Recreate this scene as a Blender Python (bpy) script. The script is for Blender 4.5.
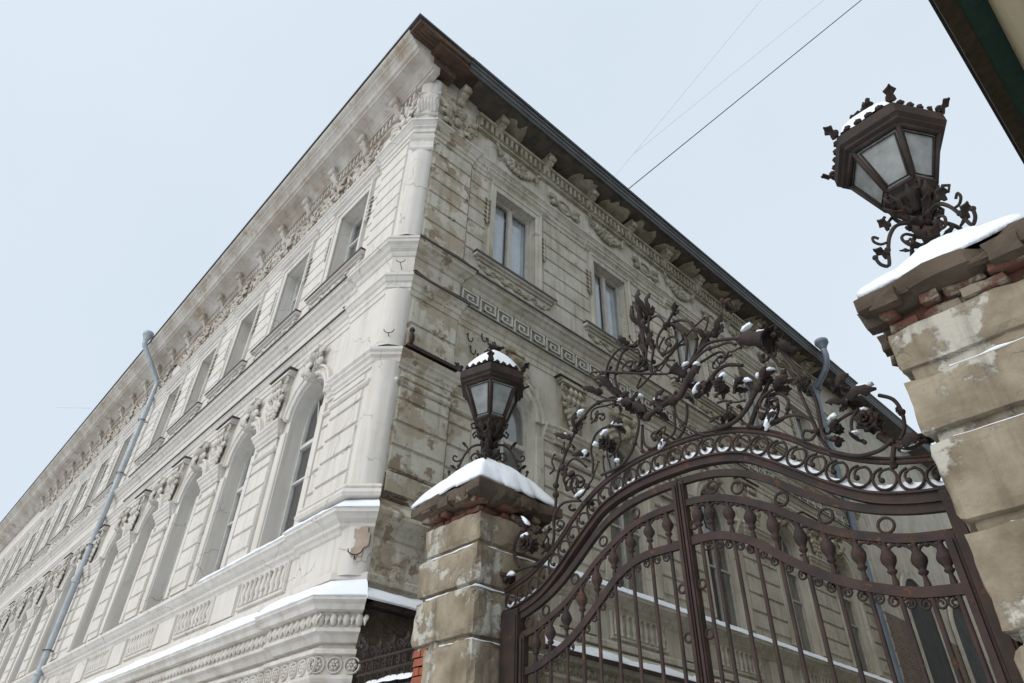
import bpy, bmesh, math, random
from math import sin, cos, pi, radians, sqrt, atan2, hypot
from mathutils import Vector, Matrix, noise

# ------------------------------------------------------------------ scene, camera, world, sun
for o in list(bpy.data.objects):
    bpy.data.objects.remove(o)
S = bpy.context.scene
COL = S.collection
S.render.resolution_x, S.render.resolution_y = 1024, 683
rng = random.Random(7)

cam_d = bpy.data.cameras.new('camera')
cam = bpy.data.objects.new('camera', cam_d)
COL.objects.link(cam)
F_PX, PITCH, ROLL, YAW = 667.04, radians(36.930), radians(1.702), radians(-48.335)
cam_d.sensor_width = 36.0
cam_d.sensor_fit = 'HORIZONTAL'
cam_d.lens = F_PX / 1024 * 36.0
cam_d.clip_start = 0.05
cam_d.clip_end = 2000
fw = Vector((sin(YAW) * cos(PITCH), cos(YAW) * cos(PITCH), sin(PITCH)))
rt = Vector((cos(YAW), -sin(YAW), 0))
up = rt.cross(fw)
rt2 = rt * cos(ROLL) + up * sin(ROLL)
up2 = -rt * sin(ROLL) + up * cos(ROLL)
mw = Matrix((rt2, up2, -fw)).transposed().to_4x4()
mw.translation = Vector((7.7864, -4.2435, 1.6))
cam.matrix_world = mw
S.camera = cam

SUN_AZ, SUN_EL = radians(188), radians(40)     # direction towards the sun, azimuth from +Y towards +X
world = bpy.data.worlds.new('World')
S.world = world
world.use_nodes = True
wn, wl = world.node_tree.nodes, world.node_tree.links
wn.clear()
wo = wn.new('ShaderNodeOutputWorld')
bg = wn.new('ShaderNodeBackground')
sky = wn.new('ShaderNodeTexSky')
sky.sky_type = 'NISHITA'
sky.sun_disc = False
sky.sun_elevation = SUN_EL
sky.sun_rotation = SUN_AZ
sky.air_density = 1.0
sky.dust_density = 3.0
sky.ozone_density = 1.5
# an even overcast veil over the sky, very slightly mottled
cloud = wn.new('ShaderNodeTexNoise')
cloud.inputs['Scale'].default_value = 1.6
cloud.inputs['Detail'].default_value = 3
ctc = wn.new('ShaderNodeTexCoord')
wl.new(ctc.outputs['Generated'], cloud.inputs['Vector'])
cr = wn.new('ShaderNodeValToRGB')
cr.color_ramp.elements[0].position = .3
cr.color_ramp.elements[0].color = (7.25, 8.28, 9.30, 1)
cr.color_ramp.elements[1].position = .7
cr.color_ramp.elements[1].color = (7.80, 8.80, 9.70, 1)
wl.new(cloud.outputs['Fac'], cr.inputs['Fac'])
mx = wn.new('ShaderNodeMixRGB')
mx.inputs['Fac'].default_value = 0.93
wl.new(sky.outputs['Color'], mx.inputs['Color1'])
wl.new(cr.outputs['Color'], mx.inputs['Color2'])
wl.new(mx.outputs['Color'], bg.inputs['Color'])
bg.inputs['Strength'].default_value = 0.1
wl.new(bg.outputs['Background'], wo.inputs['Surface'])

sun_d = bpy.data.lights.new('sun', 'SUN')
sun_d.energy = 1.9
sun_d.angle = radians(60)
sun_d.color = (1.0, 0.965, 0.91)
sun = bpy.data.objects.new('sun', sun_d)
COL.objects.link(sun)
sdir = Vector((sin(SUN_AZ) * cos(SUN_EL), cos(SUN_AZ) * cos(SUN_EL), sin(SUN_EL)))
sun.rotation_euler = sdir.to_track_quat('Z', 'Y').to_euler()

S.view_settings.view_transform = 'Standard'
S.view_settings.look = 'None'
S.view_settings.exposure = 0.0
S.view_settings.gamma = 1.0
S.view_settings.use_curve_mapping = False
S.render.engine = 'CYCLES'
S.cycles.max_bounces = 6
S.cycles.diffuse_bounces = 3
S.cycles.transparent_max_bounces = 8


# ------------------------------------------------------------------ materials
def mat(name, base, dark=None, scale=3.0, contrast=(.4, .65), rough=.85, bump=.15, bscale=40, metal=0.0,
        patches=None, streak=None, spec=.3, dist=.01, cracks=None, peel=None):
    """base colour mixed with a second colour by noise, optional sharp patches (colour, scale, threshold, softness)
    and vertical run-down stains (colour, amount)"""
    m = bpy.data.materials.new(name)
    m.use_nodes = True
    nt = m.node_tree
    N, L = nt.nodes, nt.links
    b = N['Principled BSDF']
    tc = N.new('ShaderNodeTexCoord')
    obj = tc.outputs['Object']
    cur = None

    def nz(sc, det=6, vec=None, rg=.6):
        n = N.new('ShaderNodeTexNoise')
        n.inputs['Scale'].default_value = sc
        n.inputs['Detail'].default_value = det
        n.inputs['Roughness'].default_value = rg
        L.new(vec or obj, n.inputs['Vector'])
        return n.outputs['Fac']

    def ramp(fac, a, c):
        r = N.new('ShaderNodeMapRange')
        r.inputs['From Min'].default_value = a
        r.inputs['From Max'].default_value = c
        L.new(fac, r.inputs['Value'])
        return r.outputs['Result']

    def mix(fac, a, c, amount=None):
        x = N.new('ShaderNodeMixRGB')
        if amount is not None:
            mm = N.new('ShaderNodeMath')
            mm.operation = 'MULTIPLY'
            mm.inputs[1].default_value = amount
            L.new(fac, mm.inputs[0])
            fac = mm.outputs[0]
        L.new(fac, x.inputs['Fac'])
        for s, v in (('Color1', a), ('Color2', c)):
            if isinstance(v, tuple):
                x.inputs[s].default_value = v + (1,)
            else:
                L.new(v, x.inputs[s])
        return x.outputs['Color']
    if dark is None:
        dark = tuple(c * .8 for c in base)
    cur = mix(ramp(nz(scale), *contrast), base, dark)
    hfac = None
    for pt in (patches or []):
        col, sc, th, soft = pt
        src = nz(sc, 9, rg=.65)
        if peel:
            # the plaster has come off most where the corner takes the weather: more bare patches towards y = peel[0]
            sp = N.new('ShaderNodeSeparateXYZ')
            L.new(obj, sp.inputs[0])
            mr = N.new('ShaderNodeMapRange')
            mr.inputs['From Min'].default_value = peel[0]
            mr.inputs['From Max'].default_value = peel[1]
            mr.inputs['To Min'].default_value = peel[2]
            mr.inputs['To Max'].default_value = 0
            L.new(sp.outputs['Y'], mr.inputs['Value'])
            adn = N.new('ShaderNodeMath')
            L.new(src, adn.inputs[0])
            L.new(mr.outputs['Result'], adn.inputs[1])
            src = adn.outputs[0]
        fac = ramp(src, th, th + soft)
        cur = mix(fac, cur, col)
        hfac = fac
    if streak:
        col, amt = streak
        mp = N.new('ShaderNodeMapping')
        mp.inputs['Scale'].default_value = (5, 5, .35)
        L.new(obj, mp.inputs['Vector'])
        cur = mix(ramp(nz(1.6, 5, mp.outputs['Vector']), .5, .72), cur, col, amt)
    if cracks:
        csc, camt = cracks
        dn = N.new('ShaderNodeTexNoise')
        dn.inputs['Scale'].default_value = csc * 2.5
        dn.inputs['Detail'].default_value = 5
        L.new(obj, dn.inputs['Vector'])
        va = N.new('ShaderNodeVectorMath')
        va.operation = 'MULTIPLY_ADD'
        va.inputs[1].default_value = (.5 / csc,) * 3
        L.new(dn.outputs['Color'], va.inputs[0])
        L.new(obj, va.inputs[2])
        vo = N.new('ShaderNodeTexVoronoi')
        vo.feature = 'DISTANCE_TO_EDGE'
        vo.inputs['Scale'].default_value = csc
        L.new(va.outputs[0], vo.inputs['Vector'])
        cf = ramp(vo.outputs['Distance'], .010, .002)
        gate = ramp(nz(csc * .8, 3), .50, .56)
        gm = N.new('ShaderNodeMath')
        gm.operation = 'MULTIPLY'
        L.new(cf, gm.inputs[0])
        L.new(gate, gm.inputs[1])
        cur = mix(gm.outputs[0], cur, tuple(c * .35 for c in base), camt)
    L.new(cur, b.inputs['Base Color'])
    b.inputs['Roughness'].default_value = rough
    b.inputs['Metallic'].default_value = metal
    b.inputs['Specular IOR Level'].default_value = spec
    bp = N.new('ShaderNodeBump')
    bp.inputs['Strength'].default_value = bump
    bp.inputs['Distance'].default_value = dist
    bh = nz(bscale, 6)
    if hfac is not None:
        a = N.new('ShaderNodeMath')
        a.operation = 'SUBTRACT'
        L.new(bh, a.inputs[0])
        L.new(hfac, a.inputs[1])
        bh = a.outputs[0]
    L.new(bh, bp.inputs['Height'])
    L.new(bp.outputs['Normal'], b.inputs['Normal'])
    return m


WHITE = mat('white_plaster', (.66, .62, .57), (.59, .545, .49), 1.1, (.35, .7), bump=.12, bscale=25, streak=((.43, .385, .325), .5),
            patches=[((.53, .49, .43), 1.3, .60, .10)], cracks=(.9, .7))
WHITE_ORN = mat('white_ornament_plaster', (.62, .585, .535), (.51, .465, .41), 2.6, (.42, .62), bump=.35, bscale=18,
                streak=((.36, .30, .24), .4))
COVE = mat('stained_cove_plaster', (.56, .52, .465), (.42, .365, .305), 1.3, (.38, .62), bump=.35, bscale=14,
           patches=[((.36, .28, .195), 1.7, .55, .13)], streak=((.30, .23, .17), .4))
GREY = mat('weathered_plaster', (.55, .515, .435), (.42, .385, .31), 1.4, (.35, .65), bump=.35, bscale=20,
           patches=[((.375, .315, .235), 1.7, .60, .05), ((.25, .195, .135), 2.6, .665, .04)], streak=((.23, .185, .12), .6), dist=.03, cracks=(1.3, .8), peel=(.6, 2.6, .115))
GREY_ORN = mat('weathered_ornament_plaster', (.43, .395, .31), (.27, .23, .16), 2.4, (.4, .62), bump=.5, bscale=16,
               patches=[((.20, .14, .09), 1.6, .63, .06)], streak=((.16, .125, .085), .55))
PEELED = GREY
RUINED = mat('stripped_brown_masonry', (.135, .105, .075), (.075, .055, .04), 3.0, (.35, .65), bump=.9, bscale=9,
             patches=[((.24, .215, .175), 2.2, .56, .02)], dist=.05)
BAREPLASTER = mat('bared_tan_plaster', (.45, .36, .285), (.34, .26, .20), 4, bump=.6, bscale=20)
STONE = mat('sandstone', (.32, .265, .19), (.155, .12, .08), 2.6, (.38, .66), bump=.75, bscale=30,
            patches=[((.44, .41, .345), 2.3, .545, .04)], streak=((.11, .085, .06), .75), cracks=(2.0, .8), dist=.012)
CAPSTONE = mat('dark_worn_capstone', (.115, .085, .06), (.06, .043, .03), 3.5, (.35, .65), bump=.7, bscale=22, patches=[((.27, .235, .175), 2.4, .6, .05)], dist=.015)
REDBRICK = mat('bared_red_brick', (.33, .095, .05), (.20, .07, .045), 6, (.35, .65), bump=.8, bscale=24, patches=[((.40, .36, .30), 5, .62, .04)], dist=.015)
BRICK = mat('red_brick', (.17, .075, .05), (.11, .055, .04), 6, (.35, .65), bump=.8, bscale=24, patches=[((.24, .20, .145), 3, .52, .05)], dist=.015)
IRON = mat('rusty_wrought_iron', (.027, .021, .018), (.055, .033, .026), 7, (.40, .72), rough=.72, bump=.5, bscale=55, spec=.25, metal=.0, patches=[((.080, .038, .022), 11, .61, .05)], dist=.004)
REDIRON = mat('red_brown_iron', (.054, .032, .026), (.028, .021, .019), 5, (.38, .62), rough=.7, bump=.5, bscale=45, spec=.25, patches=[((.095, .045, .026), 9, .60, .05)], dist=.004)
SNOW = mat('snow', (.84, .86, .89), (.78, .81, .86), 3, rough=.75, bump=.55, bscale=55, dist=.012)
FRAME = mat('window_frame_paint', (.50, .47, .42), (.40, .37, .32), 6, bump=.1, rough=.6)
FRAME_W = mat('white_window_frame_paint', (.62, .61, .58), (.52, .51, .48), 6, bump=.05, rough=.5)
CURTAIN = mat('net_curtain', (.78, .81, .84), (.62, .65, .69), 2, bump=.1)
ROOMSHADE = mat('painted_room_shade', (.06, .057, .052), (.04, .038, .036), 2, bump=0)  # near-black paint stands in for the shade inside rooms
DULLPANE = mat('dusty_blind', (.42, .40, .37), (.30, .285, .26), 2, bump=0)
METAL = mat('dark_roof_metal', (.042, .042, .040), (.070, .070, .067), 2.5, (.4, .65), rough=.55, bump=.15, bscale=10, spec=.4, streak=((.04, .032, .027), .5))
FLASH = mat('flashing_metal', (.055, .05, .045), (.085, .075, .065), 4, rough=.6, bump=.1, spec=.4)
SOFFIT = mat('dark_soffit_boards', (.070, .060, .048), (.12, .10, .078), 3, (.4, .6), bump=.4, bscale=12)
RUSTWOOD = mat('rusty_corner_boards', (.12, .07, .045), (.06, .04, .03), 5, (.35, .65), bump=.6, bscale=15)
ZINC = mat('zinc_pipe', (.40, .43, .455), (.31, .335, .36), 3, rough=.5, bump=.1, spec=.5, metal=.2)
BLUEPIPE = mat('blue_grey_pipe', (.16, .19, .23), (.12, .145, .175), 3, rough=.5, bump=.1, spec=.5)
GREENMETAL = mat('green_painted_eave', (.035, .085, .066), (.03, .062, .05), 3, rough=.6, bump=.1)
BROWNTRIM = mat('brown_eave_board', (.085, .065, .04), (.05, .038, .026), 5, rough=.7, bump=.3)
NEIGH = mat('yellow_neighbour_plaster', (.42, .34, .20), (.36, .29, .17), 1.5, bump=.2)
LOWBOUNCE = mat('low_bounce_yard', (.30, .29, .28), (.16, .155, .15), 1.2, (.35, .65), bump=.4)  # dark tone chosen to weaken the bounce from the yard
ASPHALT = mat('asphalt', (.05, .05, .05), (.07, .07, .072), 5, bump=.3)
CABLE = mat('cable_rubber', (.03, .03, .032), (.04, .04, .04), 5, bump=0)
PALECABLE = mat('pale_cable', (.34, .37, .41), (.34, .37, .41), 5, bump=0)


def glass_mat(name, tint, refl=.10, rough=.05):
    m = bpy.data.materials.new(name)
    m.use_nodes = True
    N, L = m.node_tree.nodes, m.node_tree.links
    N.clear()
    o = N.new('ShaderNodeOutputMaterial')
    t = N.new('ShaderNodeBsdfTransparent')
    t.inputs['Color'].default_value = tint + (1,)
    g = N.new('ShaderNodeBsdfGlossy')
    g.inputs['Roughness'].default_value = rough
    g.inputs['Color'].default_value = (.9, .9, .9, 1)
    ge = N.new('ShaderNodeNewGeometry')
    dt = N.new('ShaderNodeVectorMath')
    dt.operation = 'DOT_PRODUCT'
    L.new(ge.outputs['Normal'], dt.inputs[0])
    L.new(ge.outputs['Incoming'], dt.inputs[1])

    def mth(op, a, b=None):
        x = N.new('ShaderNodeMath')
        x.operation = op
        for i, v in enumerate((a, b)):
            if v is None: continue
            if isinstance(v, (int, float)): x.inputs[i].default_value = v
            else: L.new(v, x.inputs[i])
        return x.outputs[0]
    ca = mth('ABSOLUTE', dt.outputs['Value'])
    po = mth('POWER', mth('SUBTRACT', 1.0, ca), 5.0)
    fac = mth('ADD', mth('MULTIPLY', po, .9), refl)
    tcn = N.new('ShaderNodeTexCoord')
    nz = N.new('ShaderNodeTexNoise')
    nz.inputs['Scale'].default_value = 1.3
    L.new(tcn.outputs['Object'], nz.inputs['Vector'])
    bp = N.new('ShaderNodeBump')
    bp.inputs['Strength'].default_value = .15
    bp.inputs['Distance'].default_value = .03
    L.new(nz.outputs['Fac'], bp.inputs['Height'])
    L.new(bp.outputs['Normal'], g.inputs['Normal'])
    mxs = N.new('ShaderNodeMixShader')
    L.new(fac, mxs.inputs['Fac'])
    L.new(t.outputs[0], mxs.inputs[1])
    L.new(g.outputs[0], mxs.inputs[2])
    L.new(mxs.outputs[0], o.inputs['Surface'])
    return m


GLASS = glass_mat('window_glass', (.80, .82, .82), .14)


def lantern_glass():
    m = bpy.data.materials.new('dirty_frosted_glass')
    m.use_nodes = True
    N, L = m.node_tree.nodes, m.node_tree.links
    b = N['Principled BSDF']
    tcn = N.new('ShaderNodeTexCoord')
    nz = N.new('ShaderNodeTexNoise')
    nz.inputs['Scale'].default_value = 9
    nz.inputs['Detail'].default_value = 6
    L.new(tcn.outputs['Object'], nz.inputs['Vector'])
    r = N.new('ShaderNodeValToRGB')
    r.color_ramp.elements[0].position = .35
    r.color_ramp.elements[0].color = (.52, .54, .53, 1)
    r.color_ramp.elements[1].position = .7
    r.color_ramp.elements[1].color = (.31, .32, .305, 1)
    L.new(nz.outputs['Fac'], r.inputs['Fac'])
    L.new(r.outputs['Color'], b.inputs['Base Color'])
    b.inputs['Roughness'].default_value = .28
    b.inputs['Specular IOR Level'].default_value = .6
    tl = N.new('ShaderNodeBsdfTranslucent')
    L.new(r.outputs['Color'], tl.inputs['Color'])
    mxs = N.new('ShaderNodeMixShader')
    mxs.inputs['Fac'].default_value = .5
    out = N['Material Output']
    L.new(b.outputs[0], mxs.inputs[1])
    L.new(tl.outputs[0], mxs.inputs[2])
    L.new(mxs.outputs[0], out.inputs['Surface'])
    return m


LANTGLASS = lantern_glass()


def brickwall_mat(name, c1, c2, mortar):
    m = mat(name, c1, c2, 4, bump=.4)
    N, L = m.node_tree.nodes, m.node_tree.links
    b = N['Principled BSDF']
    tcn = N.new('ShaderNodeTexCoord')
    mp = N.new('ShaderNodeMapping')
    mp.inputs['Rotation'].default_value = (0, radians(90), radians(90))
    L.new(tcn.outputs['Object'], mp.inputs['Vector'])
    sep = N.new('ShaderNodeSeparateXYZ')
    L.new(tcn.outputs['Object'], sep.inputs[0])
    add = N.new('ShaderNodeMath')
    L.new(sep.outputs['X'], add.inputs[0])
    L.new(sep.outputs['Y'], add.inputs[1])
    cmb = N.new('ShaderNodeCombineXYZ')
    L.new(add.outputs[0], cmb.inputs['X'])
    L.new(sep.outputs['Z'], cmb.inputs['Y'])
    br = N.new('ShaderNodeTexBrick')
    br.inputs['Scale'].default_value = 1
    br.inputs['Brick Width'].default_value = .26
    br.inputs['Row Height'].default_value = .08
    br.inputs['Mortar Size'].default_value = .008
    br.inputs['Color1'].default_value = c1 + (1,)
    br.inputs['Color2'].default_value = c2 + (1,)
    br.inputs['Mortar'].default_value = mortar + (1,)
    L.new(cmb.outputs[0], br.inputs['Vector'])
    L.new(br.outputs['Color'], b.inputs['Base Color'])
    return m


BRICKWALL = brickwall_mat('old_brick_wall', (.13, .085, .06), (.20, .14, .10), (.22, .20, .17))


# ------------------------------------------------------------------ mesh builder
class MB:
    def __init__(self):
        self.v, self.f, self.s = [], [], []

    def add(self, vs, fs, smooth=False, fn=None):
        o = len(self.v)
        self.v += [tuple(fn(*p)) if fn else tuple(p) for p in vs]
        for f in fs:
            self.f.append(tuple(i + o for i in f))
            self.s.append(smooth)

    def box(self, a, b, fn=None, inset=0.0):
        """box from corner a to b; inset narrows the +third-axis face (bevelled look)"""
        x0, y0, z0 = a
        x1, y1, z1 = b
        i = inset
        vs = [(x0, y0, z0), (x1, y0, z0), (x1, y1, z0), (x0, y1, z0),
              (x0 + i, y0 + i, z1), (x1 - i, y0 + i, z1), (x1 - i, y1 - i, z1), (x0 + i, y1 - i, z1)]
        self.add(vs, [(0, 3, 2, 1), (4, 5, 6, 7), (0, 1, 5, 4), (1, 2, 6, 5), (2, 3, 7, 6), (3, 0, 4, 7)], False, fn)

    def tube(self, pts, r, n=6, fn=None, closed=False, flat=1.0, cap=True):
        """round bar along 3-D points; r is a number or a list; flat squashes the section"""
        P = [Vector(fn(*p)) if fn else Vector(p) for p in pts]
        m = len(P)
        R = r if isinstance(r, (list, tuple)) else [r] * m
        ref = None
        vs = []
        for i in range(m):
            if closed:
                t = P[(i + 1) % m] - P[i - 1]
            else:
                t = P[min(i + 1, m - 1)] - P[max(i - 1, 0)]
            if t.length < 1e-9:
                t = Vector((0, 0, 1))
            t.normalize()
            if ref is None:
                ref = Vector((0, 1, 0)) if abs(t.y) < .9 else Vector((1, 0, 0))
            a = (ref - t * ref.dot(t))
            if a.length < 1e-6:
                a = t.orthogonal()
            a.normalize()
            ref = a
            b = t.cross(a)
            for k in range(n):
                q = 2 * pi * k / n
                vs.append(P[i] + a * (cos(q) * R[i] * flat) + b * (sin(q) * R[i]))
        fs = []
        for i in range(m if closed else m - 1):
            j = (i + 1) % m
            for k in range(n):
                k2 = (k + 1) % n
                fs.append((i * n + k, i * n + k2, j * n + k2, j * n + k))
        if cap and not closed:
            fs.append(tuple(range(n))[::-1])
            fs.append(tuple((m - 1) * n + k for k in range(n)))
        self.add(vs, fs, True)

    def ball(self, c, r, fn=None, n=8, m=5):
        """ellipsoid; r number or triple"""
        rx, ry, rz = r if isinstance(r, (tuple, list)) else (r, r, r)
        vs = [(c[0], c[1], c[2] - rz)]
        for i in range(1, m):
            t = -pi / 2 + pi * i / m
            for k in range(n):
                q = 2 * pi * k / n
                vs.append((c[0] + rx * cos(t) * cos(q), c[1] + ry * cos(t) * sin(q), c[2] + rz * sin(t)))
        vs.append((c[0], c[1], c[2] + rz))
        fs = []
        for k in range(n):
            fs.append((0, 1 + (k + 1) % n, 1 + k))
            e = 1 + (m - 2) * n
            fs.append((e + k, e + (k + 1) % n, len(vs) - 1))
        for i in range(m - 2):
            for k in range(n):
                a = 1 + i * n
                fs.append((a + k, a + (k + 1) % n, a + n + (k + 1) % n, a + n + k))
        self.add(vs, fs, True, fn)

    def lathe(self, prof, c, n=12, fn=None, axis=None, smooth=True, a0=0.0):
        """prof: (radius, height) pairs about a vertical axis through c"""
        vs, fs = [], []
        for r, h in prof:
            for k in range(n):
                q = a0 + 2 * pi * k / n
                p = Vector((r * cos(q), r * sin(q), h))
                if axis is not None:
                    p = axis @ p
                vs.append((c[0] + p[0], c[1] + p[1], c[2] + p[2]))
        for i in range(len(prof) - 1):
            for k in range(n):
                k2 = (k + 1) % n
                fs.append((i * n + k, i * n + k2, (i + 1) * n + k2, (i + 1) * n + k))
        fs.append(tuple(range(n))[::-1])
        fs.append(tuple((len(prof) - 1) * n + k for k in range(n)))
        self.add(vs, fs, smooth, fn)

    def prism(self, poly, axis_a, axis_b, fn):
        """poly of (p, q) extruded from axis_a to axis_b; fn(p, q, h) gives the point"""
        n = len(poly)
        vs = [fn(p, q, axis_a) for p, q in poly] + [fn(p, q, axis_b) for p, q in poly]
        fs = [tuple(range(n))[::-1], tuple(range(n, 2 * n))]
        for i in range(n):
            j = (i + 1) % n
            fs.append((i, j, n + j, n + i))
        self.add(vs, fs)

    def leaf(self, base, tip, width, nrm, curl=.35, lobes=3, thick=.012, fn=None, fold=.25):
        """an acanthus-like leaf: a lobed, cupped, curled strip with real thickness"""
        B, T = Vector(base), Vector(tip)
        n = Vector(nrm).normalized()
        d = T - B
        Ln = d.length
        d.normalize()
        sd = d.cross(n).normalized()
        m, vs, fs = 9, [], []
        for side in (1, -1):
            for i in range(m):
                t = i / (m - 1)
                w = width * .5 * (sin(pi * min(1, t * .86 + .12)) ** .7) * (1 + .38 * sin(2 * pi * lobes * t)) + .0015
                out = n * (Ln * curl * sin(pi * t * .9) ** 2 * .5 + (Ln * curl * .6 * max(0, t - .7)))
                c = B + d * (Ln * t) + out
                for k in (-1, -.45, 0, .45, 1):
                    p = c + sd * (w * k) - n * (abs(k) * w * fold) + n * (.012 * width / .05 * (1 if k == 0 else 0)) * .5
                    vs.append(p + n * (side * thick * .5))
        K = m * 5
        for i in range(m - 1):
            for k in range(4):
                a = i * 5 + k
                fs.append((a, a + 1, a + 6, a + 5))
                fs.append((K + a, K + a + 5, K + a + 6, K + a + 1))
            fs.append((i * 5, i * 5 + 5, K + i * 5 + 5, K + i * 5))
            fs.append((i * 5 + 4, K + i * 5 + 4, K + i * 5 + 9, i * 5 + 9))
        fs.append((0, K, K + 1, 1)); fs.append((1, K + 1, K + 2, 2)); fs.append((2, K + 2, K + 3, 3)); fs.append((3, K + 3, K + 4, 4))
        e = (m - 1) * 5
        for k in range(4):
            fs.append((e + k, e + k + 1, K + e + k + 1, K + e + k))
        self.add(vs, fs, True, fn)

    def build(self, name, material, parent=None, recalc=True, bevel=0.0):
        me = bpy.data.meshes.new(name)
        me.from_pydata(self.v, [], self.f)
        me.polygons.foreach_set('use_smooth', self.s)
        me.update()
        if recalc:
            bm = bmesh.new()
            bm.from_mesh(me)
            bmesh.ops.recalc_face_normals(bm, faces=bm.faces)
            bm.to_mesh(me)
            bm.free()
        me.materials.append(material)
        o = bpy.data.objects.new(name, me)
        COL.objects.link(o)
        if parent is not None:
            o.parent = parent
            o.matrix_parent_inverse = parent.matrix_basis.inverted()
        if bevel:
            b = o.modifiers.new('bevel', 'BEVEL')
            b.width = bevel
            b.segments = 2
            b.limit_method = 'ANGLE'
        return o


def empty(name, label, cat, loc=(0, 0, 0), group=None):
    o = bpy.data.objects.new(name, None)
    COL.objects.link(o)
    o.location = loc
    o['label'] = label
    o['category'] = cat
    if group:
        o['group'] = group
    bpy.context.view_layer.update()
    return o


def tag(o, label=None, cat=None, group=None, kind=None):
    if label: o['label'] = label
    if cat: o['category'] = cat
    if group: o['group'] = group
    if kind: o['kind'] = kind
    return o


def smooth_path(pts, sub=5, closed=False):
    """Catmull-Rom through 2-D or 3-D points"""
    P = [Vector(p) for p in pts]
    n = len(P)
    out = []
    for i in range(n - 1):
        a, b, c, d = P[max(i - 1, 0)], P[i], P[i + 1], P[min(i + 2, n - 1)]
        for k in range(sub):
            t = k / sub
            out.append(.5 * ((2 * b) + (c - a) * t + (2 * a - 5 * b + 4 * c - d) * t * t + (3 * b - a - 3 * c + d) * t ** 3))
    out.append(P[-1])
    return [tuple(p) for p in out]


# ------------------------------------------------------------------ facade frames: u along, v up, w outwards
def LF(u, v, w): return (-u, -w, v)
def RF(u, v, w): return (w, u, v)


CA, CB = Vector((-.244, -.05)), Vector((.05, .241))        # the two edges of the cut-off corner
CT = (CB - CA).normalized()
CN = Vector((CT.y, -CT.x))
def CF(u, v, w):
    p = CA + CT * u + CN * w
    return (p.x, p.y, v)


LEND, REND = 46.0, 17.75
PATH = [(-LEND, 0), (-1.4, 0), (-1.4, -.05), tuple(CA), tuple(CB), (.05, 1.3), (0, 1.3), (0, REND)]


def sweep(mb, prof, i0, i1, path=PATH, closed_ends=True):
    """mitred moulding: prof is (outward, height) from bottom to top, along path[i0..i1]"""
    n = len(path)
    D = []
    for i in range(n - 1):
        d = (Vector(path[i + 1]) - Vector(path[i])).normalized()
        D.append(Vector((d.y, -d.x)))
    rows = []
    for i in range(i0, i1 + 1):
        na = D[max(i - 1, 0)]
        nb = D[min(i, n - 2)]
        k = 1 + na.dot(nb)
        o = (na + nb) / k if k > .05 else na
        rows.append([(path[i][0] + o.x * w, path[i][1] + o.y * w, h) for w, h in prof])
    m = len(prof)
    vs = [p for r in rows for p in r]
    fs = []
    for i in range(len(rows) - 1):
        for k in range(m - 1):
            fs.append((i * m + k, (i + 1) * m + k, (i + 1) * m + k + 1, i * m + k + 1))
    if closed_ends:
        fs.append(tuple(range(m))[::-1])
        fs.append(tuple((len(rows) - 1) * m + k for k in range(m)))
    mb.add(vs, fs)


def trim(mb, path, prof, fn, closed=False):
    """moulding along a 2-D (u, v) path on a facade; prof = (sideways to the left, out) pairs"""
    P = [Vector(p) for p in path]
    n = len(P)
    rows = []
    for i in range(n):
        if closed:
            d1 = (P[i] - P[i - 1]).normalized()
            d2 = (P[(i + 1) % n] - P[i]).normalized()
        else:
            d1 = (P[i] - P[i - 1]).normalized() if i else (P[1] - P[0]).normalized()
            d2 = (P[i + 1] - P[i]).normalized() if i < n - 1 else d1
        na, nb = Vector((-d1.y, d1.x)), Vector((-d2.y, d2.x))
        k = max(.2, 1 + na.dot(nb))
        o = (na + nb) / k
        rows.append([fn(P[i].x + o.x * a, P[i].y + o.y * a, w) for a, w in prof])
    m = len(prof)
    vs = [p for r in rows for p in r]
    fs = []
    for i in range(n if closed else n - 1):
        j = (i + 1) % n
        for k in range(m - 1):
            fs.append((i * m + k, j * m + k, j * m + k + 1, i * m + k + 1))
    if not closed:
        fs.append(tuple(range(m))[::-1])
        fs.append(tuple((n - 1) * m + k for k in range(m)))
    mb.add(vs, fs)


def arc_pts(c, z, r, n=14, a0=0.0, a1=pi):
    return [(c + r * cos(a0 + (a1 - a0) * i / n), z + r * sin(a0 + (a1 - a0) * i / n)) for i in range(n + 1)]


def spiral(cu, cv, r0, r1, a0, turns, n=18):
    return [(cu + (r0 + (r1 - r0) * i / n) * cos(a0 + turns * 2 * pi * i / n),
             cv + (r0 + (r1 - r0) * i / n) * sin(a0 + turns * 2 * pi * i / n)) for i in range(n + 1)]


# ------------------------------------------------------------------ ground (below the frame, gives the bounce of a snowy street)
def sheet(name, pts, z, m):
    mb = MB()
    mb.add([(x, y, z) for x, y in pts], [tuple(range(len(pts)))])
    return tag(mb.build(name, m, recalc=False), kind='structure')


sheet('snowy_ground', [(-300, -300), (300, -300), (300, 300), (-300, 300)], 0.0, SNOW)
sheet('courtyard', [(0, .3), (8.7, .3), (8.7, 40), (0, 40)], 0.004, LOWBOUNCE)  # unseen; added dark to cut bounce onto the courtyard wall
sheet('road', [(-300, -14), (300, -14), (300, -7.5), (-300, -7.5)], 0.004, ASPHALT)
mb = MB()
mb.box((-300, -7.65, 0.0), (300, -7.5, .13))
tag(mb.build('kerb', STONE), kind='structure')

# ------------------------------------------------------------------ the corner building
BLD = empty('corner_building', 'ornate white plaster corner building with arched windows and crumbling eaves behind the iron gate', 'building', (0, 0, 0))
Z_EAVE = 16.2
L_U = [2.55, 5.25, 8.0, 10.8, 13.6, 18.1, 20.9, 23.7, 26.5, 29.3, 32.1, 34.9, 37.7, 40.5, 43.3]
R_U = [2.67, 5.92, 9.17, 12.42, 15.5]
HW = .61                                   # half width of the openings
UP0, UP1 = 11.02, 13.35                     # upper windows
AR0, AR1 = 5.37, 7.85                      # arched windows, sill and springing
DEPTH = .30


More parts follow.
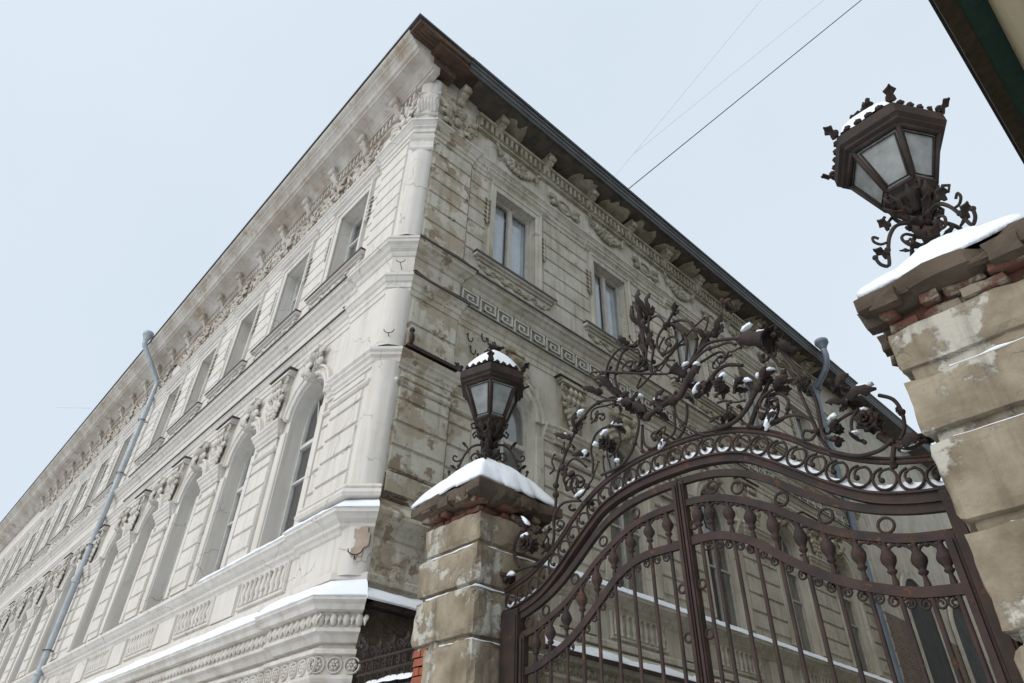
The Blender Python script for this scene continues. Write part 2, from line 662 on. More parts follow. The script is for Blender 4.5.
def wall(name, fn, u0, u1, centres, m):
    mb = MB()
    us = [u0]
    for c in centres:
        us += [c - HW, c + HW]
    us.append(u1)
    vs = [0, 4.2, AR0, AR1, AR1 + HW, UP0, UP1, 16.15]

    def q(a, b, c, d):
        mb.add([(a, c, 0), (b, c, 0), (b, d, 0), (a, d, 0)], [(0, 1, 2, 3)], False, fn)
    for i in range(len(us) - 1):
        hole = i % 2 == 1
        for j in range(len(vs) - 1):
            if hole and j in (2, 3, 5):
                continue
            q(us[i], us[i + 1], vs[j], vs[j + 1])
    for c in centres:
        A = arc_pts(c, AR1, HW, 18)
        top = AR1 + HW
        for half, corner in ((A[:10], (c + HW, top)), (A[9:], (c - HW, top))):
            for k in range(len(half) - 1):
                mb.add([half[k] + (0,), half[k + 1] + (0,), corner + (0,)], [(0, 1, 2)], False, fn)
        out = [(c - HW, AR0)] + [(c + HW, AR0)] + A
        for outline in (out, [(c - HW, UP0), (c + HW, UP0), (c + HW, UP1), (c - HW, UP1)]):
            n = len(outline)
            for k in range(n):
                a, b = outline[k], outline[(k + 1) % n]
                mb.add([a + (0,), b + (0,), b + (-DEPTH - .22,), a + (-DEPTH - .25,)], [(0, 1, 2, 3)], False, fn)
    return mb.build(name, m, BLD)


wall('street_wall', LF, 1.38, LEND, L_U, WHITE)
wall('courtyard_wall', RF, 1.28, REND, R_U, GREY)

# corner pier: white half and weathered half
mb = MB()
poly = [(-1.4, .3), (-1.4, -.05), tuple(CA), tuple(CB), (-.1, .36), (-.6, .5)]
mb.prism([(x, y) for x, y in poly], 0, 16.1, lambda p, q, h: (p, q, h))
mb.build('corner_pier', WHITE, BLD)
mb = MB()
poly = [tuple(CB), (.05, 1.3), (-.3, 1.3), (-.3, .37), (-.1, .362)]
mb.prism(poly, 4.1, 16.1, lambda p, q, h: (p, q, h))
mb.build('corner_pier', PEELED, BLD)
mb = MB()
poly = [tuple(CB), (.045, 1.3), (-.3, 1.3), (-.3, .37), (-.1, .362)]
mb.prism(poly, 0, 4.1, lambda p, q, h: (p, q, h))
mb.build('corner_base', RUINED, BLD)
# back and inner closing walls so that no light leaks through
for a, b in (((-LEND, 9, 0), (-9, 9.3, 16.1)), ((-9, 9, 0), (-8.7, REND + 12, 16.1)), ((-LEND - .3, 0, 0), (-LEND, 9.3, 16.1)), ((-9, REND + 11.7, 0), (-.4, REND + 12, 16.1))):
    mb = MB()
    mb.box(a, b)
    mb.build('back_wall', WHITE, BLD)
for z in (4.6, 10.0, 15.6):
    mb = MB()
    mb.box((-LEND, .8, z), (-.85, 8.9, z + .2))
    mb.box((-8.6, 8.9, z), (-.85, REND + 11, z + .2))
    mb.build('interior_floor', ROOMSHADE, BLD)
# the round pipe-like shaft that dresses the cut corner
mb = MB()
W_, hl = (CB - CA).length, 0
sec = [(-.02, -.02), (.0, .035), (.06, .075), (.16, .10), (W_ / 2, .11), (W_ - .16, .10), (W_ - .06, .075), (W_, .035), (W_ + .02, -.02)]
for z0, z1 in ((5.55, 7.68), (7.99, 9.2), (10.52, 13.35), (4.3, 4.95)):
    mb = MB()
    n = len(sec)
    v = [CF(a, z0, b) for a, b in sec] + [CF(a, z1, b) for a, b in sec]
    mb.add(v, [(k, k + 1, n + k + 1, n + k) for k in range(n - 1)], True)
    mb.build('corner_shaft', WHITE, BLD)

# ---- horizontal mouldings, white on the street side and cut corner, weathered on the courtyard side
MOULD = {
    'rosette_band': ([(0, 3.02), (.10, 3.05), (.12, 3.09), (.12, 3.12), (.08, 3.14), (.08, 3.34), (.13, 3.36), (.13, 3.40), (.10, 3.42), (.02, 3.44)], None),
    'ledge_moulding': ([(0, 3.48), (.06, 3.50), (.10, 3.58), (.17, 3.60), (.17, 3.64), (.15, 3.66), (.15, 3.82), (.24, 3.84), (.26, 3.90), (.31, 3.94), (.31, 3.99), (0, 4.24)], None),
    'pedestal_plinth': ([(0, 4.24), (.07, 4.25), (.07, 4.33), (.03, 4.37), (0, 4.38)], None),
    'sill_cornice': ([(0, 4.86), (.03, 4.88), (.05, 4.92), (.09, 4.95), (.09, 5.0), (.15, 5.04), (.19, 5.09), (.22, 5.11), (.22, 5.17), (.03, 5.35), (0, 5.36)], None),
    'architrave_band': ([(0, 9.14), (.02, 9.15), (.02, 9.26), (.04, 9.28), (.04, 9.38), (.07, 9.41), (.10, 9.48), (.125, 9.50), (.125, 9.55), (.02, 9.63), (0, 9.64)], None),
    'string_cornice': ([(0, 10.04), (.02, 10.05), (.04, 10.10), (.04, 10.14), (.09, 10.18), (.13, 10.24), (.18, 10.27), (.18, 10.32), (.205, 10.34), (.205, 10.38), (.02, 10.52), (0, 10.53)], None),
    'upper_architrave': ([(0, 13.55), (.03, 13.56), (.03, 13.66), (.06, 13.68), (.06, 13.78), (.10, 13.82), (.10, 13.86), (.15, 13.93), (.18, 13.95), (.18, 14.0), (.02, 14.05), (0, 14.06)], None),
}
for nm, (prof, _) in MOULD.items():
    mb = MB()
    sweep(mb, prof, 0, 4)
    mb.build(nm, WHITE_ORN if nm in ('rosette_band', 'ledge_moulding') else WHITE, BLD)
    mb = MB()
    if nm in ('rosette_band', 'ledge_moulding'):
        sweep(mb, prof, 6, 7)
    else:
        sweep(mb, prof, 4, 7)
    mb.build(nm, GREY, BLD)

# dark sheet-metal flashing lying on the string courses
for z, w0, w1, far in ((10.535, .222, .0, 14.4), (9.64, .140, .03, 14.2)):
    for side, (i0, i1) in (('L', (0, 3)), ('R', (4, 7))):
        mb = MB()
        drop = .145 if w0 > .2 else .085
        prof = [(w0 - .008, z - drop - .035), (w0 + .012, z - drop - .03), (w0 + .012, z - drop), (.03, z + .01), (.03, z - .002), (w0 - .012, z - drop - .012)]
        p2 = list(PATH)
        if side == 'L':
            p2[0] = (-far, 0)
            sweep(mb, prof, 0, 2, p2)
        else:
            sweep(mb, prof, 4, 7)
        mb.build('flashing', FLASH, BLD)

# impost cornice and necking: broken at the arched windows
IMP = [(0, 7.60), (.03, 7.61), (.03, 7.66), (.06, 7.69), (.07, 7.75), (.11, 7.79), (.11, 7.83), (.145, 7.87), (.145, 7.92), (.02, 7.99), (0, 8.0)]
NECK = [(0, 7.30), (.03, 7.31), (.055, 7.34), (.055, 7.38), (.03, 7.41), (0, 7.42)]


def impost_runs(centres, path_end, kind):
    g = HW + .235
    runs = []
    if kind == 'L':
        runs.append(([(-(centres[0] - g), 0), (-1.4, 0), (-1.4, -.05), tuple(CA), tuple(CB), (.05, 1.3)], 0, 4))
        for a, b in zip(centres, centres[1:]):
            m_ = (a + b) / 2
            pw = min(.42, (b - a) / 2 - g - .05)
            runs.append(([(-(b - g), 0), (-(m_ + pw), 0), (-(m_ + pw), -.05), (-(m_ - pw), -.05), (-(m_ - pw), 0), (-(a + g), 0)], 0, 5))
    else:
        runs.append(([tuple(CA), tuple(CB), (.05, 1.3), (0, 1.3), (0, centres[0] - g)], 1, 4))
        for a, b in zip(centres, centres[1:]):
            m_ = (a + b) / 2
            runs.append(([(0, a + g), (0, m_ - .5), (.05, m_ - .5), (.05, m_ + .5), (0, m_ + .5), (0, b - g)], 0, 5))
        runs.append(([(0, centres[-1] + g), (0, path_end)], 0, 1))
    return runs


for side, cen, m in (('L', L_U, WHITE), ('R', R_U, GREY)):
    for path, i0, i1 in impost_runs(cen, REND, side):
        for nm_, pf in (('impost_cornice', IMP), ('necking', NECK)):
            mb = MB()
            sweep(mb, pf, i0, i1, path)
            mb.build(nm_, m, BLD)

# base torus rings of the corner shaft
mb = MB()
sweep(mb, [(0, 5.36), (.14, 5.37), (.16, 5.42), (.14, 5.47), (.11, 5.49), (.13, 5.52), (.11, 5.56), (.05, 5.58)], 2, 4)
mb.build('shaft_ring', WHITE, BLD)
mb = MB()
sweep(mb, [(.09, 13.02), (.12, 13.06), (.12, 13.12), (.10, 13.15), (.10, 13.3), (.14, 13.36), (.16, 13.42), (.12, 13.48), (.1, 13.5)], 3, 4)
mb.build('shaft_ring', WHITE, BLD)


# ---- rusticated courses
def rustic(name, fn, spans, rows, m, w=0.0, t=.032):
    for a, b in spans:
        mb = MB()
        for z0, z1 in rows:
            mb.box((a, z0 + .016, w - .005), (b, z1 - .016, w + t), fn, inset=.016)
        mb.build(name, m, BLD)


rows_low = [(5.50, 5.86), (5.86, 6.26), (6.26, 6.66), (6.66, 7.06), (7.06, 7.29)]
rows_up = [(10.56, 11.1), (11.1, 11.5), (11.5, 11.9), (11.9, 12.3), (12.3, 12.7), (12.7, 13.1), (13.1, 13.5)]
EDGE = HW + .25
rustic('rusticated_strip', LF, [(.40, 1.38)], rows_low + [(7.43, 7.59)], WHITE, .05)
rustic('rusticated_strip', RF, [(.30, 1.29)], rows_low + [(7.43, 7.59), (8.02, 8.55), (8.55, 9.1)], PEELED, .05)
rustic('rusticated_strip', LF, [(.40, 1.38)], rows_up, WHITE, .05)
rustic('rusticated_strip', RF, [(.30, 1.29)], rows_up, PEELED, .05)
for fn, cen, m, first, last in ((LF, L_U, WHITE, 1.42, LEND), (RF, R_U, GREY, 1.32, REND)):
    edges = [first] + sum([[c - EDGE, c + EDGE] for c in cen], []) + [last]
    spans = [(edges[k], edges[k + 1]) for k in range(0, len(edges), 2) if edges[k + 1] - edges[k] > .1]
    if fn is LF:
        inner = []
        for a, b in spans:
            if b - a > .8:
                mm = (a + b) / 2
                inner += [(mm - .40, mm + .40)]
                rustic('rusticated_strip', fn, [(a, mm - .46), (mm + .46, b)] if mm - .46 - a > .06 else [], rows_low, m)
            else:
                rustic('rusticated_strip', fn, [(a, b)], rows_low, m)
        for a, b in inner:
            mb = MB()
            mb.box((a, 5.38, -.01), (b, 7.60, .045), fn)
            mb.build('pilaster', m, BLD)
        rustic('rusticated_strip', fn, inner, rows_low, m, .045)
    else:
        rustic('rusticated_strip', fn, spans, rows_low, m)
    rustic('rusticated_strip', fn, spans, rows_up, m)


# ---- pedestal panels with balusters in relief
def pedestal(fn, c, m, hw):
    mb = MB()
    trim(mb, [(c - hw, 4.42), (c - hw, 4.90), (c + hw, 4.90), (c + hw, 4.42)], [(0, 0), (0, .02), (-.015, .045), (-.045, .045), (-.06, .005)], fn, closed=True)
    n = 9
    for k in range(n):
        u = c - hw + .13 + (2 * hw - .26) * k / (n - 1)
        prof = [(.03, 4.48), (.045, 4.50), (.045, 4.53), (.025, 4.55), (.05, 4.62), (.055, 4.66), (.03, 4.76), (.025, 4.80), (.045, 4.83), (.045, 4.85)]
        mb.lathe([(r, h) for r, h in prof], (0, 0, 0), 8, lambda x, y, z, u=u: fn(u + x, z, y + .012))
    return mb.build('balustrade_panel', m, BLD)


for fn, cen, m in ((LF, L_U, WHITE), (RF, R_U, GREY)):
    for c in cen:
        pedestal(fn, c, m, .8)
    for a, b in zip(cen, cen[1:]):
        mm = (a + b) / 2
        mb = MB()
        mb.box((mm - .44, 4.38, -.01), (mm + .44, 4.87, .05), fn, inset=.01)
        mb.build('pedestal_pier', m, BLD)


# ---- ornament makers, all in facade coordinates
def cartouche(mb, fn, c, v, s, w=.03, seed=0):
    r = random.Random(seed)
    mb.ball((c, v, w), (.10 * s, .135 * s, .07 * s), fn, 12, 7)
    trim(mb, [(c + .15 * s * cos(q * pi / 8), v + .19 * s * sin(q * pi / 8)) for q in range(16)], [(.02 * s, 0), (.02 * s, .05 * s), (-.02 * s, .05 * s), (-.03 * s, 0)], fn, closed=True)
    for sg in (-1, 1):
        for (du, dv, tu, tv, wd) in ((.16, .1, .42, .22, .16), (.16, -.02, .48, -.02, .15), (.14, -.12, .38, -.26, .16), (.05, .2, .16, .42, .13), (.06, -.2, .16, -.40, .13), (.3, .12, .5, .34, .10)):
            k = 1 + r.uniform(-.12, .12)
            mb.leaf((c + sg * du * s, v + dv * s, w - .01), (c + sg * tu * s * k, v + tv * s * k, w), wd * s, (0, 0, 1), .5, 3, .02, fn)
        sp = spiral(c + sg * .30 * s, v + .02 * s, .11 * s, .02 * s, pi / 2, sg * 1.4, 16)
        mb.tube([(a, b, w + .02) for a, b in sp], [.028 * s - .012 * s * k / 16 for k in range(17)], 5, fn)


def acanthus_drop(mb, fn, c, v0, v1, wd, w=.02, seed=0):
    """a hanging ornament of overlapping leaves"""
    r = random.Random(seed)
    n = 4
    for k in range(n):
        t = k / n
        v = v1 + (v0 - v1) * t
        q = wd * (1 - .6 * t)
        for sg in (-1, 0, 1):
            mb.leaf((c + sg * q * .15, v, w), (c + sg * q * .5 + r.uniform(-.02, .02), v - (v1 - v0) * .36, w + .02), q * .5, (0, 0, 1), .7, 3, .02, fn)
    mb.ball((c, v1, w + .02), (wd * .3, wd * .22, .05), fn, 10, 6)


def capital(mb, fn, c, v0, hw, h, w0=.04):
    mb.box((c - hw * .82, v0, 0), (c + hw * .82, v0 + h * .86, w0 + .02), fn, .01)
    mb.box((c - hw - .05, v0 + h * .86, 0), (c + hw + .05, v0 + h, w0 + .12), fn, .012)
    n = max(3, int(hw * 2 / .16))
    for row in (0, 1):
        for k in range(n - row):
            u = c - hw * .8 + 1.6 * hw * (k + .5 + .5 * row) / n
            mb.leaf((u, v0 + h * .34 * row, w0 + .02), (u, v0 + h * (.42 + .34 * row), w0 + .055), 1.6 * hw / n * 1.05, (0, 0, 1), .9, 2, .02, fn)
    for sg in (-1, 1):
        sp = spiral(c + sg * hw * .86, v0 + h * .70, h * .15, h * .02, pi / 2, -sg * 1.5, 14)
        mb.tube([(a, b, w0 + .07) for a, b in sp], [.022 - .01 * k / 14 for k in range(15)], 5, fn)


def garland(mb, fn, a, b, v, sag, w=.05, r=.05, seed=0):
    q = random.Random(seed)
    for k in range(13):
        t = k / 12
        u = a + (b - a) * t
        vv = v - sag * 4 * t * (1 - t)
        rr = r * (.65 + 1.1 * t * (1 - t) * 2) * q.uniform(.85, 1.15)
        mb.ball((u, vv, w), (rr * 1.1, rr, rr * .9), fn, 7, 5)
    for sg, e in ((1, a), (-1, b)):
        mb.leaf((e, v + .02, w), (e + sg * .03, v - .26, w), .11, (0, 0, 1), .4, 3, .02, fn)
        mb.leaf((e, v - .02, w), (e - sg * .12, v + .14, w), .1, (0, 0, 1), .4, 3, .02, fn)


def console(mb, fn, c, v_top, h, proj, hw):
    """S-shaped bracket under the eaves"""
    poly = [(0, v_top), (proj, v_top), (proj + .01, v_top - .10), (proj - .05, v_top - .22)]
    for k in range(9):
        t = k / 8
        poly.append((proj * (.80 - .62 * t) + .07 * sin(t * 2 * pi), v_top - .22 - (h - .22) * t))
    poly.append((0, v_top - h))
    mb.prism([(p, q) for p, q in poly], c - hw, c + hw, lambda p, q, s: fn(s, q, p))
    mb.leaf((c, v_top - .2, proj * .86), (c, v_top - h * .92, proj * .2 + .03), hw * 1.9, (0, .35, 1), .2, 3, .03, fn)
    for v, w in ((v_top - .16, proj - .03), (v_top - h + .08, .10)):
        mb.lathe([(.0, -hw - .02), (.075, -hw - .015), (.075, hw + .015), (.0, hw + .02)], (0, 0, 0), 12, lambda x, y, z, v=v, w=w: fn(c + z, v + y, w + x))


# egg row and rosette row of the ledge moulding
for i0, i1, m, pts in ((0, 4, WHITE_ORN, [Vector(p) for p in PATH[:5]]), (6, 7, GREY_ORN, [Vector(p) for p in PATH[6:]])):
    eg, rs = MB(), MB()
    for a, b in zip(pts, pts[1:]):
        d = (b - a)
        Ln = d.length
        if Ln < .2:
            continue
        d.normalize()
        nv = Vector((d.y, -d.x))
        far = a.x < -20
        s0 = max(0, Ln - 24) if far else -.1
        fn = lambda u, v, w, a=a, d=d, nv=nv: (a.x + d.x * u + nv.x * w, a.y + d.y * u + nv.y * w, v)
        e_end = Ln + (.11 if (b - CA).length < .01 else (.12 if (b - CB).length < .01 else 0))
        if (a - CA).length < .01:
            s0 = -.10
        n = max(1, int((e_end - s0) / .145))
        for k in range(n):
            u = s0 + (k + .5) * (e_end - s0) / n
            eg.ball((u, 3.735, .155), (.052, .078, .055), fn, 8, 6)
            eg.leaf((u + (e_end - s0) / n / 2, 3.80, .15), (u + (e_end - s0) / n / 2, 3.665, .18), .05, (0, 0, 1), .3, 1, .02, fn)
        n = max(1, int((e_end - s0) / .21))
        for k in range(n):
            u = s0 + (k + .5) * (e_end - s0) / n
            for p in range(6):
                q = p * pi / 3
                rs.ball((u + .038 * cos(q), 3.24 + .038 * sin(q), .085), (.026, .026, .03), fn, 6, 4)
            rs.ball((u, 3.24, .09), (.02, .02, .04), fn, 6, 4)
            trim(rs, [(u + .088 * cos(t * pi / 7), 3.24 + .088 * sin(t * pi / 7)) for t in range(14)], [(.012, .07), (.006, .105), (-.006, .105), (-.012, .07)], fn, closed=True)
    eg.build('egg_ornament', m, BLD)
    rs.build('rosette_ornament', m, BLD)


# ---- windows
DEEP = {LF: .30, RF: .20}
def arched_window(fn, c, m, orn, frame_m, seed):
    DEPTH = DEEP[fn]
    r = random.Random(seed)
    # surround: archivolt + jamb moulding (the window is this part; frame, pane, sill are its pieces)
    mb = MB()
    R0 = HW + .03
    prof = [(0, -.01), (0, .05), (-.03, .07), (-.08, .07), (-.09, .04), (-.14, .04), (-.16, .085), (-.205, .085), (-.21, -.01)]
    path = arc_pts(c, AR1 + .02, R0, 16)
    trim(mb, path, prof, fn)
    for sg in (-1, 1):
        p2 = [(c + sg * R0, 5.39), (c + sg * R0, 7.60)]
        if sg < 0:
            trim(mb, p2, [(0, -.01), (0, .03), (.02, .045), (.19, .045), (.20, -.01)], fn)
        else:
            trim(mb, p2, [(0, -.01), (0, .03), (-.02, .045), (-.19, .045), (-.20, -.01)], fn)
    win = mb.build('arched_window', m, BLD)
    # keystone with scroll and leaf
    ks = MB()
    kt = AR1 + HW
    ks.prism([(c - .10, kt - .01), (c + .10, kt - .01), (c + .17, kt + .56), (c - .17, kt + .56)], -.01, .12, lambda p, q, h: fn(p, q, h))
    ks.box((c - .24, kt + .56, 0), (c + .24, kt + .68, .17), fn, .02)
    ks.lathe([(0, -.12), (.085, -.115), (.085, .115), (0, .12)], (0, 0, 0), 12, lambda x, y, z: fn(c + z, kt + .44 + y, .14 + x))
    ks.lathe([(0, -.09), (.05, -.085), (.05, .085), (0, .09)], (0, 0, 0), 10, lambda x, y, z: fn(c + z, kt + .06 + y, .12 + x))
    ks.leaf((c, kt + .40, .13), (c, kt + .02, .14), .20, (0, 0, 1), .35, 3, .03, fn)
    for sg in (-1, 1):
        ks.leaf((c + sg * .12, kt + .3, .06), (c + sg * .40, kt + .24, .05), .18, (0, 0, 1), .5, 3, .03, fn)
        ks.leaf((c + sg * .14, kt + .45, .06), (c + sg * .42, kt + .56, .05), .16, (0, 0, 1), .5, 3, .03, fn)
    ks.build('keystone', orn, win)
    # frame
    f = MB()
    d0, d1 = -DEPTH - .05, -DEPTH + .02
    def bar(a, b, c_, d, q=0.0): f.box((a, c_, d0), (b, d, d1 + q), fn)
    bar(c - HW, c - HW + .06, AR0, AR1); bar(c + HW - .06, c + HW, AR0, AR1)
    bar(c - HW + .06, c + HW - .06, AR0, AR0 + .07)
    bar(c - HW + .06, c + HW - .06, 7.30, 7.38, .015)
    bar(c - .035, c + .035, AR0 + .07, 7.30, .01)
    bar(c - HW + .06, c - .035, 6.60, 6.64); bar(c + .035, c + HW - .06, 6.60, 6.64)
    trim(f, arc_pts(c, AR1, HW - .002, 16), [(0, d0), (0, d1), (.06, d1), (.06, d0), (0, d0)], fn)
    for q in (60, 90, 120):
        a, b = cos(radians(q)), sin(radians(q))
        f.tube([(c + a * .10, 7.45 + b * .10, d1 - .03), (c + a * .95 * HW * (1.0 if q != 90 else 1.0), 7.45 + b * (HW + .36), d1 - .03)], .018, 4, fn)
    f.build('frame', frame_m, win)
    p = MB()
    out = [(c - HW + .03, AR0 + .03), (c + HW - .03, AR0 + .03)] + arc_pts(c, AR1, HW - .03, 16)
    p.add([a + (-DEPTH - .03,) for a in out], [tuple(range(len(out)))], False, fn)
    p.build('pane', GLASS, win)
    k = MB()
    k.add([(c - HW, AR0, -DEPTH - .20), (c + HW, AR0, -DEPTH - .20), (c + HW, AR1 + HW, -DEPTH - .20), (c - HW, AR1 + HW, -DEPTH - .20)], [(0, 1, 2, 3)], False, fn)
    k.build('blind_or_room_shade', DULLPANE if r.random() < .75 else ROOMSHADE, win)  # the near-black backs paint the shade of an unlit room
    return win


def upper_window(fn, c, m, orn, frame_m, left, seed):
    mb = MB()
    x = HW + .0
    # eared architrave
    trim(mb, [(c + x, UP0 + .03), (c + x, UP1), (c - x, UP1), (c - x, UP0 + .03)],
         [(0, -.01), (0, .035), (-.04, .05), (-.11, .05), (-.12, .08), (-.17, .08), (-.18, -.01)], fn)
    win = mb.build('upper_window', m, BLD)
    # bracketed sill with carved apron
    s = MB()
    s.box((c - 1.13, UP0 - .07, 0), (c + 1.13, UP0 + .02, .16), fn, .01)
    s.box((c - 1.05, UP0 - .12, 0), (c + 1.05, UP0 - .07, .10), fn)
    s.box((c - 1.02, UP0 - .42, 0), (c + 1.02, UP0 - .12, .055), fn, .01)
    s.build('sill', m, win)
    fl = MB()
    fl.box((c - 1.15, UP0 + .02, -.0), (c + 1.15, UP0 + .034, .18), fn)
    fl.box((c - 1.15, UP0 - .02, .172), (c + 1.15, UP0 + .02, .18), fn)
    fl.build('sill_flashing', FLASH, win)
    a = MB()
    for sg in (-1, 1):
        for k in range(4):
            u = c + sg * (.13 + k * .235)
            sp = spiral(u, UP0 - .27, .085, .02, pi * k, sg * 1.3 * (1 if k % 2 else -1), 12)
            a.tube([(p, q, .065) for p, q in sp], [.02 - .009 * i / 12 for i in range(13)], 5, fn)
            a.leaf((u + sg * .05, UP0 - .27, .06), (u + sg * .2, UP0 - .27 + (.08 if k % 2 else -.08), .065), .09, (0, 0, 1), .4, 2, .02, fn)
    a.ball((c, UP0 - .27, .06), (.08, .10, .05), fn, 10, 6)
    a.build('carved_apron', orn, win)
    # hanging leaf strips beside the opening
    for sg in (-1, 1):
        a = MB()
        for k in range(6):
            v = UP1 - .45 - k * .13
            a.leaf((c + sg * (x + .25), v, .03), (c + sg * (x + .25), v - .17, .05), .10, (0, 0, 1), .6, 1, .025, fn)
        a.build('leaf_strip', orn, win)
    # small cornice over the window
    h = MB()
    hp = [(0, UP1 + .20), (.05, UP1 + .22), (.07, UP1 + .27), (.13, UP1 + .31), (.13, UP1 + .36), (.17, UP1 + .39), (.17, UP1 + .43), (0, UP1 + .48)]
    n = len(hp)
    vs = [fn(c - .95, v, w) for w, v in hp] + [fn(c + .95, v, w) for w, v in hp]
    h.add(vs, [(k, k + 1, n + k + 1, n + k) for k in range(n - 1)] + [tuple(range(n)), tuple(range(n, 2 * n))])
    h.build('head_cornice', m, win)
    f = MB()
    D = DEEP[fn]
    d0, d1 = -D - .05, -D + .02
    def bar(a, b, c_, d, q=0.0): f.box((a, c_, d0), (b, d, d1 + q), fn)
    bar(c - HW, c - HW + .07, UP0, UP1); bar(c + HW - .07, c + HW, UP0, UP1)
    bar(c - HW + .07, c + HW - .07, UP0, UP0 + .08); bar(c - HW + .07, c + HW - .07, UP1 - .07, UP1)
    bar(c - .055, c + .055, UP0 + .08, UP1 - .07, .015)
    if left:
        bar(c - HW + .07, c - .055, 12.55, 12.60); bar(c + .055, c + HW - .07, 12.55, 12.60)
    f.build('frame', frame_m, win)
    p = MB()
    p.add([(c - HW + .03, UP0 + .03, -D - .03), (c + HW - .03, UP0 + .03, -D - .03), (c + HW - .03, UP1 - .03, -D - .03), (c - HW + .03, UP1 - .03, -D - .03)], [(0, 1, 2, 3)], False, fn)
    p.build('pane', GLASS, win)
    k = MB()
    n = 40
    r = random.Random(seed)
    for sg in (-1, 1):
        ua, ub = (c - HW, c - .06) if sg < 0 else (c + .06, c + HW)
        vs = []
        for i in range(n + 1):
            u = ua + (ub - ua) * i / n
            w = -D - .13 + .022 * sin(i * 1.1 + seed) + .01 * sin(i * 2.7)
            vs += [(u, UP0, w), (u, UP1, w)]
        k.add(vs, [(2 * i, 2 * i + 2, 2 * i + 3, 2 * i + 1) for i in range(n)], True, fn)
    k.build('curtain', CURTAIN if not left or r.random() < .3 else DULLPANE, win)
    return win


for k, c in enumerate(L_U):
    arched_window(LF, c, WHITE, WHITE_ORN, FRAME_W, k)
    upper_window(LF, c, WHITE, WHITE_ORN, FRAME_W, True, k)
for k, c in enumerate(R_U):
    arched_window(RF, c, GREY, GREY_ORN, FRAME, 50 + k)
    upper_window(RF, c, GREY, GREY_ORN, FRAME, False, 50 + k)

# ornaments on the piers between the arches, above the impost
for fn, cen, m in ((LF, L_U, WHITE_ORN), (RF, R_U, GREY_ORN)):
    for k, (a, b) in enumerate(zip(cen, cen[1:])):
        if k > 8:
            break
        mm = (a + b) / 2
        mb = MB()
        mb.box((mm - .30, 8.0, -.01), (mm + .30, 9.14, .05), fn, .012)
        capital(mb, fn, mm, 8.50, .32, .60, .05)
        acanthus_drop(mb, fn, mm, 8.03, 8.52, .46, .06, k)
        cartouche(mb, fn, mm, 8.52, .78, .10, k)
        mb.box((mm - .40, 9.06, 0), (mm + .40, 9.14, .15), fn, .01)
        mb.build('pier_ornament', m, BLD)
        mb = MB()
        mb.box((mm - .46, 9.14, 0), (mm + .46, 9.155, .19), fn)
        mb.build('flashing', FLASH, BLD)

KEYM = mat('pale_key_plaster', (.56, .535, .47), (.44, .41, .34), 3, bump=.25, bscale=20)
KEYG = mat('dark_frieze_ground', (.25, .23, .185), (.20, .18, .14), 3, bump=.3, bscale=20)  # ground darker than the raised key
# ---- Greek key frieze on the courtyard side
mb = MB()
pitch, v0, hh, t = .447, 9.665, .33, .034
u = 1.36
cnt = 0
while u < REND - .5:
    pth = [(.3, 0), (.3, 7), (6.6, 7), (6.6, 1.9), (2.3, 1.9), (2.3, 5), (4.6, 5), (4.6, 3.6)]
    pts = [(u + p * pitch / 7.6, v0 + .02 + q * hh / 7.6) for p, q in pth]
    for (a, b), (c_, d) in zip(pts, pts[1:]):
        mb.box((min(a, c_) - t / 2, min(b, d) - t / 2, 0), (max(a, c_) + t / 2, max(b, d) + t / 2, .040 + .0015 * (cnt % 4)), RF)
        cnt += 1
    mb.box((u - .005, v0 - .012, 0), (u + pitch - .005, v0 + .02, .037), RF)
    u += pitch
kg = MB()
kg.box((1.34, 9.645, -.01), (REND, 10.035, .012), RF)
kg.build('frieze_ground', KEYG, BLD)
mb.build('greek_key_frieze', KEYM, BLD)

# ---- main entablature: frieze ornament, dentils, brackets, cove and eaves
# frieze panels
for fn, cen, m, lim in ((LF, L_U, WHITE_ORN, 9), (RF, R_U, GREY_ORN, 9)):
    for k, c in enumerate(cen):
        if k > lim:
            break
        mb = MB()
        garland(mb, fn, c - .62, c + .62, 14.80, .36, .06, .062, k)
        cartouche(mb, fn, c, 14.62, .62 if fn is RF else .9, .05, k)
        mb.build('frieze_garland', m if fn is RF else COVE, BLD)
        nxt = cen[k + 1] if k + 1 < len(cen) else None
        if nxt:
            mm = (c + nxt) / 2
            mb = MB()
            if fn is RF:
                trim(mb, [(mm + .24 * cos(q * pi / 9), 14.5 + .20 * sin(q * pi / 9)) for q in range(18)], [(.03, 0), (.025, .05), (-.025, .05), (-.03, 0)], fn, closed=True)
                mb.ball((mm, 14.5, .0), (.15, .12, .06), fn, 14, 7)
                for sg in (-1, 1):
                    mb.leaf((mm + sg * .26, 14.5, .02), (mm + sg * .55, 14.62, .03), .18, (0, 0, 1), .5, 3, .03, fn)
                    mb.leaf((mm + sg * .26, 14.45, .02), (mm + sg * .52, 14.32, .03), .16, (0, 0, 1), .5, 3, .03, fn)
            else:
                cartouche(mb, fn, mm, 14.62, 1.15, .06, k)
                capital(mb, fn, mm, 14.08, .30, .40, .05)
                cartouche(mb, fn, mm - .55, 14.5, .5, .03, k + 9)
                cartouche(mb, fn, mm + .55, 14.5, .5, .03, k + 5)
            mb.build('frieze_cartouche', m if fn is RF else COVE, BLD)
